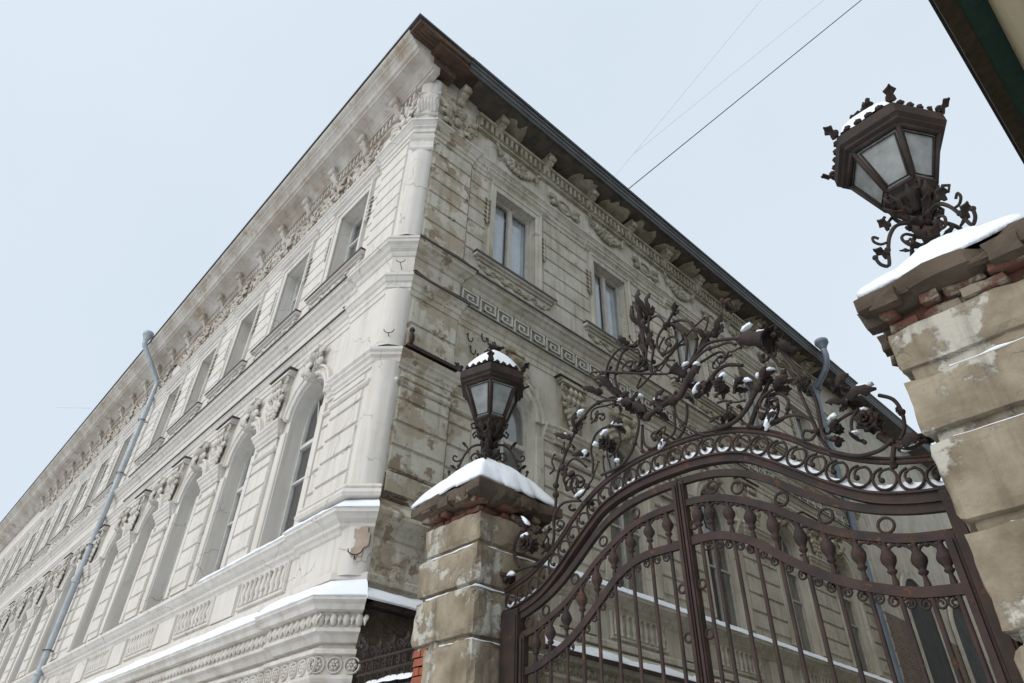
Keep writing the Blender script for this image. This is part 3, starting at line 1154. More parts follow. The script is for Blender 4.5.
# corner medallions: white on the street pier and the cut corner, weathered on the courtyard pier
mb = MB()
cartouche(mb, LF, .80, 14.6, .95, .09, 5)
mb.build('frieze_cartouche', WHITE_ORN, BLD)
mb = MB()
cartouche(mb, RF, .78, 14.55, 1.1, .09, 6)
mb.build('frieze_cartouche', GREY_ORN, BLD)
mb = MB()
for z, r in ((14.15, .13), (14.95, .12)):
    sweep(mb, [(.0, z), (r, z + .03), (r + .03, z + .06), (r, z + .10), (.0, z + .12)], 3, 4)
for k in range(6):
    u = (CB - CA).length * (k + .5) / 6
    mb.leaf((u, 14.3, .10), (u, 14.72, .15), .075, (0, 0, 1), .6, 1, .02, CF)
    mb.ball((u, 14.86, .10), (.028, .04, .035), CF, 7, 5)
secc = [(a, b + .02) for a, b in sec]
n = len(secc)
mb.add([CF(a, 14.05, b) for a, b in secc] + [CF(a, 15.5, b + .04) for a, b in secc], [(k, k + 1, n + k + 1, n + k) for k in range(n - 1)], True)
mb.build('corner_capital', WHITE_ORN, BLD)

# dentil course
for fn, a0, a1, m in ((LF, .35, 34, WHITE_ORN), (RF, 1.32, REND, GREY_ORN)):
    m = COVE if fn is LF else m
    mb = MB()
    mb.box((a0, 14.98, -.01), (a1, 15.04, .09), fn)
    mb.box((a0, 15.04, -.01), (a1, 15.34, .06), fn)
    mb.box((a0, 15.34, -.01), (a1, 15.42, .19), fn)
    mb.build('dentil_band', m, BLD)
    mb = MB()
    u = a0 + .05
    while u < a1:
        mb.box((u, 15.06, .055), (u + .085, 15.335, .15), fn, .008)
        u += .16
    mb.build('dentil_row', m, BLD)

# street-side cove: a stack of stained mouldings rising to the eave
OL, OR_ = .95, .70
mb = MB()
sweep(mb, [(0, 15.36), (.14, 15.38), (.16, 15.44), (.20, 15.45), (.22, 15.50), (.28, 15.54), (.36, 15.58), (.36, 15.62), (.48, 15.65), (.60, 15.67), (.60, 15.74), (.66, 15.76), (.70, 15.83), (.78, 15.90), (.82, 15.92), (.82, 15.98), (.90, 16.02), (.935, 16.06), (.935, 16.12), (0, 16.125)], 0, 2,
      [(-LEND, 0), (-1.4, 0), (.30, 0)])
mb.build('street_cornice', COVE, BLD)

# brackets
u = 1.05
k = 0
while u < 34:
    mb = MB()
    console(mb, LF, u, 15.60, .62, .34, .10)
    mb.build('bracket', COVE, BLD)
    u += 1.4
    k += 1
u = 1.95 - 1.62
k = 0
while u < REND - .4:
    mb = MB()
    console(mb, RF, u + (.45 if k == 0 else 0), 15.70, .48, .36, .085)
    mb.build('bracket', GREY_ORN, BLD)
    u += 1.625
    k += 1

# courtyard eave: dark boarded soffit with patches of plaster left, sheet-metal fascia with ridges
mb = MB()
mb.box((-.3, .9, 15.74), (OR_ - .03, REND + 12, 15.80))
mb.build('soffit', SOFFIT, BLD)
yy = 2.0
rr = random.Random(3)
while yy < REND:
    mb = MB()
    n = 9
    w_ = rr.uniform(.6, 1.12)
    top = [(.02, yy)] + [(.40 * (1 if 0 < i < n - 1 else .4) + rr.uniform(-.10, .12), yy + w_ * i / (n - 1)) for i in range(n)] + [(.02, yy + w_)]
    mb.prism(top, 15.705, 15.738, lambda p, q, h: (p, q, h))
    yy += 1.22 * (1 if rr.random() < .8 else 2)
    mb.build('soffit_plaster', GREY_ORN, BLD)
mb = MB()
prof = [(OR_ - .05, 15.70), (OR_ - .02, 15.68), (OR_ + .0, 15.72), (OR_ - .01, 15.80), (OR_ + .015, 15.82), (OR_ + .015, 15.86), (OR_ - .005, 15.88), (OR_ - .005, 15.98), (OR_ + .02, 16.0), (OR_ + .02, 16.04), (OR_, 16.06), (OR_, 16.16), (OR_ + .04, 16.2), (-.2, 16.5), (-.2, 16.4), (OR_ - .06, 16.1)]
n = len(prof)
ys = [-.55] if False else [.10, REND + 12]
ys[0] = .55
mb.add([(p, ys[0], q) for p, q in prof] + [(p, ys[1], q) for p, q in prof], [(k, (k + 1) % n, n + (k + 1) % n, n + k) for k in range(n)] + [tuple(range(n))[::-1], tuple(range(n, 2 * n))])
mb.build('eave_fascia', METAL, BLD)
# worn corner of the eaves: bare rusty boards
mb = MB()
mb.box((.30, -.90, 16.0), (OR_ - .01, .55, 16.125))
mb.box((.10, -.30, 15.86), (OR_ - .06, .95, 15.98))
mb.box((-.05, -.2, 15.62), (.32, .42, 15.86))
for kk in range(4):
    mb.box((.31 + .10 * kk, -.84 + .02 * kk, 15.965 - .004 * kk), (.40 + .10 * kk, .52, 16.001 - .004 * kk))
mb.build('corner_boards', RUSTWOOD, BLD)
# roof sheets with a thin folded edge
mb = MB()
e = .0
tip = (OR_ + .03, -OL - .02, Z_EAVE)
mb.add([tip, (-LEND - .5, -OL - .02, Z_EAVE), (-LEND - .5, 4.5, 18.2), (-4.5, 4.5, 18.2), (OR_ + .03, REND + 12, Z_EAVE), (-4.5, REND + 12, 18.2),
        (tip[0], tip[1], tip[2] - .06), (-LEND - .5, -OL - .02, Z_EAVE - .06), (OR_ + .03, REND + 12, Z_EAVE - .06), (-.4, .4, Z_EAVE - .06), (-LEND - .5, .4, Z_EAVE - .06), (-.4, REND + 12, Z_EAVE - .06),
        (-LEND - .5, 9.5, Z_EAVE), (-9.2, 9.5, Z_EAVE), (-9.2, REND + 12, Z_EAVE)],
       [(0, 1, 2, 3), (0, 3, 5, 4), (0, 6, 7, 1), (0, 4, 8, 6), (6, 9, 10, 7), (6, 8, 11, 9), (2, 12, 13, 3), (3, 13, 14, 5)])
mb.build('roof', METAL, BLD)


# ---- drainpipes
def pipe(name, pts, r, m, funnel, parent=BLD):
    mb = MB()
    P = smooth_path(pts, 4)
    mb.tube(P, r, 10)
    for z in (5, 7.5, 10.2, 12.8):
        # sleeve joints on the straight run
        a, b = Vector(pts[-1]), Vector(pts[-2])
        if abs(b.z - a.z) > 1 and a.z < z < b.z:
            q = a.lerp(b, (z - a.z) / (b.z - a.z))
            mb.lathe([(r, -.05), (r * 1.18, -.04), (r * 1.18, .04), (r, .05)], tuple(q), 10)
    x, y, z = pts[0]
    mb.lathe([(r, -.02), (r * 1.1, .03), (funnel, .22), (funnel * 1.08, .24), (funnel * 1.08, .36), (funnel * .96, .38), (funnel * .5, .40)], (x, y, z), 14)
    return mb.build(name, m, parent)


pipe('drainpipe', [(-16.0, -1.12, 16.05), (-16.0, -1.08, 15.85), (-15.97, -.85, 15.5), (-15.92, -.32, 14.72), (-15.9, -.22, 14.45), (-15.9, -.22, 14.2), (-15.9, -.22, 9.0), (-15.9, -.22, .2)], .088, ZINC, .17)
pipe('drainpipe', [(.92, 16.9, 16.1), (.92, 16.9, 15.7), (.75, 16.95, 15.3), (.30, 17.0, 14.8), (.16, 17.0, 14.3), (.14, 17.0, 8.0), (.14, 17.0, .2)], .11, BLUEPIPE, .22)
for z in (5.6, 8.6, 11.0, 13.0):
    mb = MB()
    mb.tube([(-15.9 + .13 * cos(q), -.22 + .13 * sin(q), z) for q in [k * pi / 6 for k in range(12)]], .014, 5, closed=True)
    mb.tube([(-15.9, -.10, z), (-15.9, .02, z)], .014, 5)
    mb.build('pipe_bracket', FLASH, BLD)

# ---- small ironwork on the facade
def hook(fn, u, v, s=1.0, half=False):
    mb = MB()
    if half:
        mb.tube([(u + .11 * s * cos(pi + k * pi / 8), v + .09 * s * sin(pi + k * pi / 8), .16) for k in range(9)], .009 * s, 5, fn)
        mb.tube([(u, v - .09 * s, .16), (u, v - .13 * s, .14), (u, v - .14 * s, .0)], .009 * s, 5, fn)
    else:
        mb.tube([(u, v + .04, 0), (u, v + .03, .04), (u - .01, v - .06 * s, .05), (u + .005 * s, v - .13 * s, .06), (u + .05 * s, v - .15 * s, .07), (u + .085 * s, v - .10 * s, .07), (u + .09 * s, v - .03, .07)], .013 * s, 5, fn)
    return mb.build('hook', IRON, BLD)


WM = (CB - CA).length / 2
hook(CF, WM, 9.82, .72, True)
hook(CF, WM, 8.25, .78, True)
hook(CF, WM + .05, 4.62, .9, True)
for u, v in ((1.58, 8.98), (1.66, 8.74), (2.05, 9.12), (1.84, 8.66), (1.90, 9.45 - .3)):
    hook(RF, u, v, 1.0)
# sheet-iron ledge with a rusty knob beside the corner
mb = MB()
mb.box((.05, .25, 7.995), (.24, 1.32, 8.012))
mb.box((.225, .25, 7.95), (.24, 1.32, 7.995))
mb.tube([(.24, .30, 8.01), (.25, .29, 8.13), (.24, .28, 8.23)], [.03, .05, .03], 6)
mb.ball((.24, .28, 8.27), .05)
mb.ball((.24, .30, 8.09), .045)
mb.build('iron_ledge', REDIRON, BLD)

# torn sheet edge on the string course near the corner
for (a, b, z, w) in ((.24, 1.30, 10.40, .27), (.22, 1.32, 9.56, .20)):
    mb = MB()
    vs = []
    for i in range(12):
        t_ = i / 11
        y = a + (b - a) * t_
        dz = .03 * sin(t_ * 5 + z) + .05 * (1 - t_) ** 2
        vs += [(w, y, z + dz), (.06, y, z + .12 + dz * .3), (w - .005, y, z - .045 + dz * .5)]
    mb.add(vs, [f for i in range(11) for f in ((3 * i, 3 * i + 3, 3 * i + 4, 3 * i + 1), (3 * i + 2, 3 * i + 5, 3 * i + 3, 3 * i))])
    mb.build('bent_flashing', RUSTWOOD, BLD, recalc=False)

# courtyard ledge: sheet-iron strip that carries the snow, and broken corner masonry below it
mb = MB()
mb.box((.05, .24, 3.93), (.36, REND, 3.955))
mb.box((.345, .24, 3.885), (.36, REND, 3.93))
mb.build('ledge_sheet', REDIRON, BLD)
rr = random.Random(11)


def rubble(name, m, y0, y1, z0, z1, seed):
    """a rough skin of broken plaster and stones: one displaced sheet with steps"""
    mb = MB()
    ny, nz_ = int((y1 - y0) / .025), int((z1 - z0) / .025)
    vs = []
    for i in range(ny + 1):
        for j in range(nz_ + 1):
            y, z = y0 + (y1 - y0) * i / ny, z0 + (z1 - z0) * j / nz_
            p = Vector((y * 2.6, z * 2.6, seed))
            h = noise.fractal(p, 1.0, 2.0, 5) * .035 + max(0, noise.noise(p * .9 + Vector((4, 4, 4)))) * .09
            course = abs(((z / .085) % 1) - .5) < .09
            k = noise.noise(p * 1.6 + Vector((9, 1, 2)))
            if k < .05 and course:
                h -= .02
            h = round(h / .018) * .018 * .6 + h * .4
            e = min(1, 12 * min(i / ny, 1 - i / ny), 12 * min(j / nz_, 1 - j / nz_))
            vs.append((.046 + max(-.0, (.012 + max(-.01, h)) * e), y, z))
    mb.add(vs, [(i * (nz_ + 1) + j, (i + 1) * (nz_ + 1) + j, (i + 1) * (nz_ + 1) + j + 1, i * (nz_ + 1) + j + 1) for i in range(ny) for j in range(nz_)])
    return mb.build(name, m, BLD)


rubble('broken_masonry', RUINED, .245, 1.29, 1.0, 3.88, 1)
rubble('broken_masonry', PEELED, .245, 1.29, 4.26, 4.88, 7)
rubble('broken_masonry', RUINED, .245, 1.29, 5.40, 5.88, 4)
# tan undercoat where the white coat has fallen off the corner below the sill
mb = MB()
pl = []
raw = [(.19, 4.54), (.25, 4.50), (.27, 4.56), (.33, 4.53), (.345, 4.66), (.40, 4.68), (.405, 4.84), (.37, 4.86), (.375, 4.93), (.27, 4.935), (.25, 4.90), (.19, 4.91), (.195, 4.78), (.225, 4.76), (.22, 4.66), (.185, 4.64)]
for (a, b), (c_, d) in zip(raw, raw[1:] + raw[:1]):
    for t_ in (0, .33, .66):
        x, z = a + (c_ - a) * t_, b + (d - b) * t_
        pl.append((x + .012 * noise.noise(Vector((x * 40, z * 40, 1))), z + .012 * noise.noise(Vector((x * 40, z * 40, 5)))))
mb.prism(pl, .04, .1135, lambda p, q, h: CF(p, q, h))
mb.build('bare_patch', BAREPLASTER, BLD)

# end section beyond the drainpipe: brick below, plaster above, arched openings as slabs with their shade painted on
mb = MB()
mb.box((-.35, REND, 0), (-.02, REND + 12, 7.4))
mb.build('brick_section', BRICKWALL, BLD)
mb = MB()
mb.box((-.34, REND, 7.4), (-.03, REND + 12, 15.75))
mb.build('plaster_section', GREY, BLD)
for c in (REND + 3.2, REND + 7.2):
    mb = MB()
    out = [(c - 1.1, 5.2), (c + 1.1, 5.2)] + arc_pts(c, 7.9, 1.1, 14)
    mb.prism(out, -.05, .02, lambda p, q, h: (h, p, q))
    mb.build('opening_shade_panel', ROOMSHADE, BLD)
for c in (REND + 3.2, REND + 7.2):
    mb = MB()
    trim(mb, [(c + 1.1, 5.1)] + arc_pts(c, 7.9, 1.12, 14) + [(c - 1.1, 5.1)], [(0, .0), (0, .08), (-.2, .08), (-.2, 0)], lambda u, v, w: (w, u, v))
    mb.box((.02, c - 1.4, 5.0), (.25, c + 1.4, 5.2))
    mb.build('opening_surround', GREY, BLD)


# ------------------------------------------------------------------ snow lying on the building
def fbm(x, y, z, s):
    return noise.fractal(Vector((x * s, y * s, z * s)), 1.0, 2.0, 4)


def snow_ledge(name, path, i0, i1, w_in, z_in, w_out, z_out, thick, label, step=.12):
    """a soft bank of snow on a sloping ledge that follows a mitred path"""
    n = len(path)
    D = [(Vector(path[i + 1]) - Vector(path[i])).normalized() for i in range(n - 1)]
    D = [Vector((d.y, -d.x)) for d in D]
    mit = []
    for i in range(n):
        na, nb = D[max(i - 1, 0)], D[min(i, n - 2)]
        k = 1 + na.dot(nb)
        mit.append((na + nb) / k if k > .05 else na)
    rows = []
    for i in range(i0, i1):
        a, b = Vector(path[i]), Vector(path[i + 1])
        m = max(1, int((b - a).length / step))
        for j in range(m + (1 if i == i1 - 1 else 0)):
            t = j / m
            p = a.lerp(b, t)
            o = mit[i].lerp(mit[i + 1], t)
            nz_ = fbm(p.x, p.y, 0, 1.2)
            n2 = fbm(p.x + 9, p.y, 3, 4)
            th = max(.012, thick * (1 + .7 * nz_))
            wo_ = w_out + .012 + .02 * n2
            sec_ = []
            K = 7
            for q in range(K + 1):
                s = q / K
                w = w_in + (wo_ - w_in) * s
                z = z_in + (z_out - z_in) * s + th * (1 - .8 * s ** 5) * min(1, .45 + s) + .01 * fbm(p.x, p.y, w, 7)
                sec_.append((w, z))
            sec_.append((wo_ + .004, z_out - .002 + th * .05))
            sec_.append((wo_ - .03, z_out - .006))
            rows.append([(p.x + o.x * w, p.y + o.y * w, z) for w, z in sec_])
    m = len(rows[0])
    mb = MB()
    mb.add([p for r in rows for p in r], [(i * m + k, (i + 1) * m + k, (i + 1) * m + k + 1, i * m + k + 1) for i in range(len(rows) - 1) for k in range(m - 1)], True)
    mb.add(rows[0], [tuple(range(m))])
    mb.add(rows[-1], [tuple(range(m))])
    o = mb.build(name, SNOW)
    return tag(o, label, 'snow', kind='stuff')


PS = [(-LEND, 0), (-1.4, 0), (-1.4, -.05), tuple(CA), tuple(CB), (.05, 1.3), (0, 1.3), (0, REND)]
snow_ledge('snow', PS, 0, 4, .0, 4.26, .31, 3.985, .075, 'thick white snow bank along the street-side ledge under the balustrade panels')
snow_ledge('snow', PS, 4, 7, .0, 4.16, .34, 3.955, .06, 'long strip of snow on the courtyard ledge seen behind the gate bars')
PS2 = [(-5.0, 0)] + PS[1:]
snow_ledge('snow', PS2, 0, 4, .03, 5.345, .225, 5.172, .04, 'thin snow on the sill cornice round the white building corner')
snow_ledge('snow', PS, 5, 7, .03, 5.345, .225, 5.172, .02, 'thin broken snow line on the courtyard window-sill cornice')


# ------------------------------------------------------------------ gate piers
def noisy_block(mb, x0, x1, y0, y1, z0, z1, amp, seed, rnd=.014, div=.05):
    """stone course: subdivided box with worn edges and an uneven face"""
    nx, ny, nz_ = [max(2, int((b - a) / div)) for a, b in ((x0, x1), (y0, y1), (z0, z1))]
    c = Vector(((x0 + x1) / 2, (y0 + y1) / 2, (z0 + z1) / 2))

    def P(x, y, z):
        p = Vector((x, y, z))
        e = Vector((0, 0, 0))
        fx = 1 if x >= x1 - 1e-6 else (-1 if x <= x0 + 1e-6 else 0)
        fy = 1 if y >= y1 - 1e-6 else (-1 if y <= y0 + 1e-6 else 0)
        fz = 1 if z >= z1 - 1e-6 else (-1 if z <= z0 + 1e-6 else 0)
        k = abs(fx) + abs(fy) + abs(fz)
        n = noise.fractal(p * 3.1 + Vector((seed, 0, 0)), 1.0, 2.0, 5)
        n2 = noise.fractal(p * 9 + Vector((0, seed, 0)), 1.0, 2.0, 3)
        d = amp * n + amp * .4 * n2
        if k > 1:
            chip = max(0, noise.noise(p * 6 + Vector((seed, 3, 1))) - .15)
            d -= rnd * (.6 + 2.4 * chip)
        q = p + Vector((fx, fy, fz)) * d
        return q
    gx = [x0 + (x1 - x0) * i / nx for i in range(nx + 1)]
    gy = [y0 + (y1 - y0) * i / ny for i in range(ny + 1)]
    gz = [z0 + (z1 - z0) * i / nz_ for i in range(nz_ + 1)]

    def grid(A, B, f):
        vs = [f(a, b) for a in A for b in B]
        nb = len(B)
        mb.add(vs, [(i * nb + k, (i + 1) * nb + k, (i + 1) * nb + k + 1, i * nb + k + 1) for i in range(len(A) - 1) for k in range(nb - 1)])
    grid(gx, gz, lambda a, b: P(a, y0, b))
    grid(gx, gz, lambda a, b: P(a, y1, b))
    grid(gy, gz, lambda a, b: P(x0, a, b))
    grid(gy, gz, lambda a, b: P(x1, a, b))
    grid(gx, gy, lambda a, b: P(a, b, z0))
    grid(gx, gy, lambda a, b: P(a, b, z1))


def pier(x0, x1, y0, y1, label, courses, seed, notch=None, ov=.115, depth=.125):
    cx, cy = (x0 + x1) / 2, (y0 + y1) / 2
    root = empty('gate_pier', label, 'gate pier', (cx, cy, 0), 'stone gate piers')
    mb = MB()
    for k, (a, b) in enumerate(courses):
        s = .0 if k else .03
        xl = x0 + (.05 if k == 0 and notch else 0)
        if notch and b < notch:
            xl = x0 + .22
        noisy_block(mb, xl, x1, y0 + s * .5, y1, a, b, .013, seed + k)
        if k + 1 < len(courses):
            noisy_block(mb, x0 + .06 + (.2 if notch and b <= notch else 0), x1 - .045, y0 + .05, y1 - .045, courses[k + 1][1] - .03, a + .03, .012, seed + 20 + k, .004)
    mb.build('shaft', STONE, root)
    if notch:
        b_ = MB()
        rr_ = random.Random(seed)
        z = .1
        row = 0
        while z < notch - .02:
            off = .12 * (row % 2)
            y = y0 + .03
            wx = rr_.uniform(.0, .05)
            b_.box((x0 + .02 + wx, y, z), (x0 + .24, y1 - .04, z + .066), None, .006)
            b_.box((x0 + .03 + wx * .5, y - .012, z), (x0 + .21 - .06 * (row % 2), y + .2, z + .066), None, .008)
            z += .077
            row += 1
        b_.build('exposed_brick', REDBRICK, root)
    # brick and broken moulding under the cap
    zt = courses[0][1]
    b_ = MB()
    rr_ = random.Random(seed + 5)
    for row in range(2):
        z = zt + .005 + row * .08
        o = -.02 + .045 * row
        for side in range(4):
            Ln = (x1 - x0) + 2 * o if side % 2 == 0 else (y1 - y0) + 2 * o
            t = -o + rr_.uniform(0, .08)
            while t < Ln - o - .1:
                w = rr_.choice((.12, .24, .25))
                w = min(w, Ln - o - t)
                jut = rr_.uniform(-.05, .03)
                if rr_.random() < .88:
                    d = .12
                    bx_ = ((x0 + t, x0 + t + w - .012, y0 - o - jut, y0 + d), (x1 - d, x1 + o + jut, y0 + t, y0 + t + w - .012),
                           (x0 + t, x0 + t + w - .012, y1 - d, y1 + o + jut), (x0 - o - jut, x0 + d, y0 + t, y0 + t + w - .012))[side]
                    noisy_block(b_, *bx_, z, z + .07, .012, seed + t * 7 + side, .012, .03)
                t += w
    b_.box((x0 + .1, y0 + .1, zt - .01), (x1 - .1, y1 - .1, zt + .3))
    b_.build('brickwork', BRICK, root)
    mb = MB()
    # cap: hipped slab with a broken rim
    X0, X1, Y0, Y1 = x0 - ov, x1 + ov, y0 - ov, y1 + ov
    N_ = 40
    ring_lo, ring_hi, ring_in = [], [], []
    rim = []
    for k in range(N_):
        t = 4 * k / N_
        s, f = int(t), t - int(t)
        p = [(X0 + (X1 - X0) * f, Y0), (X1, Y0 + (Y1 - Y0) * f), (X1 - (X1 - X0) * f, Y1), (X0, Y1 - (Y1 - Y0) * f)][s]
        corner = 1 - min(f, 1 - f) * 2
        br = max(0, noise.noise(Vector((p[0] * 4 + seed, p[1] * 4, 1)))) * (.16 if corner < .75 else .08)
        dx, dy = cx - p[0], cy - p[1]
        L_ = hypot(dx, dy)
        rim.append((p[0] + dx / L_ * br, p[1] + dy / L_ * br, noise.noise(Vector((p[0] * 3, p[1] * 3, seed))) * .035))
    zt2 = zt + .17
    lo = [(a, b, zt2 + c_ * .6) for a, b, c_ in rim]
    hi = [(a, b, zt2 + .095 + c_ * 1.4) for a, b, c_ in rim]
    und = [(cx + (a - cx) * .80, cy + (b - cy) * .80, zt2 - .045 + c_) for a, b, c_ in rim]
    ap = [(cx + (a - cx) * .22, cy + (b - cy) * .22, zt2 + .46) for a, b, c_ in rim]
    vs = und + lo + hi + ap
    fs = [tuple(range(N_))[::-1], tuple(range(3 * N_, 4 * N_))]
    for r_ in range(3):
        for k in range(N_):
            k2 = (k + 1) % N_
            fs.append((r_ * N_ + k, r_ * N_ + k2, (r_ + 1) * N_ + k2, (r_ + 1) * N_ + k))
    mb.add(vs, fs)
    for q in range(22):
        t = rr_.uniform(0, 4)
        s, f = int(t), t - int(t)
        p = [(x0 + (x1 - x0) * f, y0 - ov * .4), (x1 + ov * .4, y0 + (y1 - y0) * f), (x1 - (x1 - x0) * f, y1 + ov * .4), (x0 - ov * .4, y1 - (y1 - y0) * f)][s]
        noisy_block(mb, p[0] - rr_.uniform(.05, .12), p[0] + rr_.uniform(.05, .12), p[1] - .05, p[1] + .05, zt2 - rr_.uniform(.02, .08), zt2 + .05, .03, seed + q, .012, .06)
    mb.build('cap', CAPSTONE, root)
    # snow on the cap and on the joints
    sn = MB()
    NA, NR = 144, 22
    def prof_pt(a, t, lift):
        ca, sa = cos(a), sin(a)
        sq = 1 / max(abs(ca), abs(sa))
        near = max(0, cos(a + pi / 4)) ** 16
        edge = .985 - .20 * near * (.7 + .5 * noise.noise(Vector((a * 4, seed, 1)))) - .20 * max(0, noise.noise(Vector((ca * 3.2 + seed, sa * 3.2, 5)))) - .06 * abs(noise.noise(Vector((ca * 9, sa * 9, seed))))
        e = sq * t * (1 - (1 - edge) * t ** 5)
        x = cx + ca * e * (X1 - X0) / 2
        y = cy + sa * e * (Y1 - Y0) / 2
        m_ = (abs(ca * e) ** 3.2 + abs(sa * e) ** 3.2) ** (1 / 3.2) * (.94 + .06 * t)
        rd = min(1, e)
        base = zt2 + .105 + (1 - m_ ** 1.35) * .44
        base = max(base, zt2 + .105 + (1 - max(abs(ca), abs(sa)) * e) * .468)
        th = depth * (1 - t ** 4) + .016 + .035 * fbm(x, y, seed, 3) * (1 - t * .5) + .010 * noise.noise(Vector((x * 16, y * 16, seed)))
        soft = -.16 * max(0, .4 - rd)
        return (x, y, base + soft + (th if lift else -.02))
    vs = []
    for lift in (1, 0):
        for i in range(NR + 1):
            for k in range(NA):
                vs.append(prof_pt(2 * pi * k / NA, i / NR, lift))
    fs = []
    o = (NR + 1) * NA
    for i in range(NR):
        for k in range(NA):
            k2 = (k + 1) % NA
            fs.append((i * NA + k, (i + 1) * NA + k, (i + 1) * NA + k2, i * NA + k2))
            fs.append((o + i * NA + k, o + i * NA + k2, o + (i + 1) * NA + k2, o + (i + 1) * NA + k))
    for k in range(NA):
        k2 = (k + 1) % NA
        fs.append((NR * NA + k, o + NR * NA + k, o + NR * NA + k2, NR * NA + k2))
    sn.add(vs, fs, True)
    cap_snow = sn.build('snow_cap', SNOW)
    jn = MB()
    for k in range(1, len(courses)):
        zt_ = courses[k][1]
        for (p, q) in (((x0 + .02, y0 + .012), (x1 - .01, y0 + .012)), ((x1 - .012, y0 + .01), (x1 - .012, y1 - .05))):
            if notch and zt_ <= notch:
                p = (max(p[0], x0 + .24), p[1])
            n = 16
            g0 = rr_.uniform(0, .35) if p[1] == q[1] else 0
            pts = []
            for i in range(n + 1):
                t = g0 + (1 - g0) * i / n
                pts.append((p[0] + (q[0] - p[0]) * t, p[1] + (q[1] - p[1]) * t, zt_ - .004 + .008 * noise.noise(Vector((t * 6, k, seed)))))
            jn.tube(pts, [.002 + .010 * max(.05, noise.noise(Vector((t * .4, k * 3.3, seed))) + .35) for t in range(n + 1)], 6)
    js = jn.build('snow', SNOW)
    return cap_snow, js


CR_L = [(3.86, 4.15), (3.475, 3.825), (3.035, 3.445), (2.45, 2.995), (1.9, 2.41), (1.3, 1.86), (.7, 1.26), (.05, .66)]
CR_R = [(3.87, 4.16), (3.46, 3.80), (2.95, 3.40), (2.42, 2.90), (1.9, 2.37), (1.3, 1.86), (.7, 1.26), (.05, .66)]
c1, j1 = pier(2.16, 3.08, -.41, .51, 'weathered stone gate pier beside the building corner, with red brick bared at its side', CR_L, 3.0, 3.0)
tag(c1, 'rounded snow cap on the gate pier nearer the building', 'snow', 'snow caps on the gate piers')
tag(j1, 'thin snow lines in the joints of the pier nearer the building', 'snow', kind='stuff')
c2, j2 = pier(6.90, 7.82, -.41, .51, 'stained stone gate pier at the right edge under the large lantern against the sky', CR_R, 17.0, None, .075, .045)
tag(c2, 'snow on the cap of the right-hand gate pier against the sky', 'snow', 'snow caps on the gate piers')
tag(j2, 'thin snow lines in the joints of the right-hand gate pier', 'snow', kind='stuff')


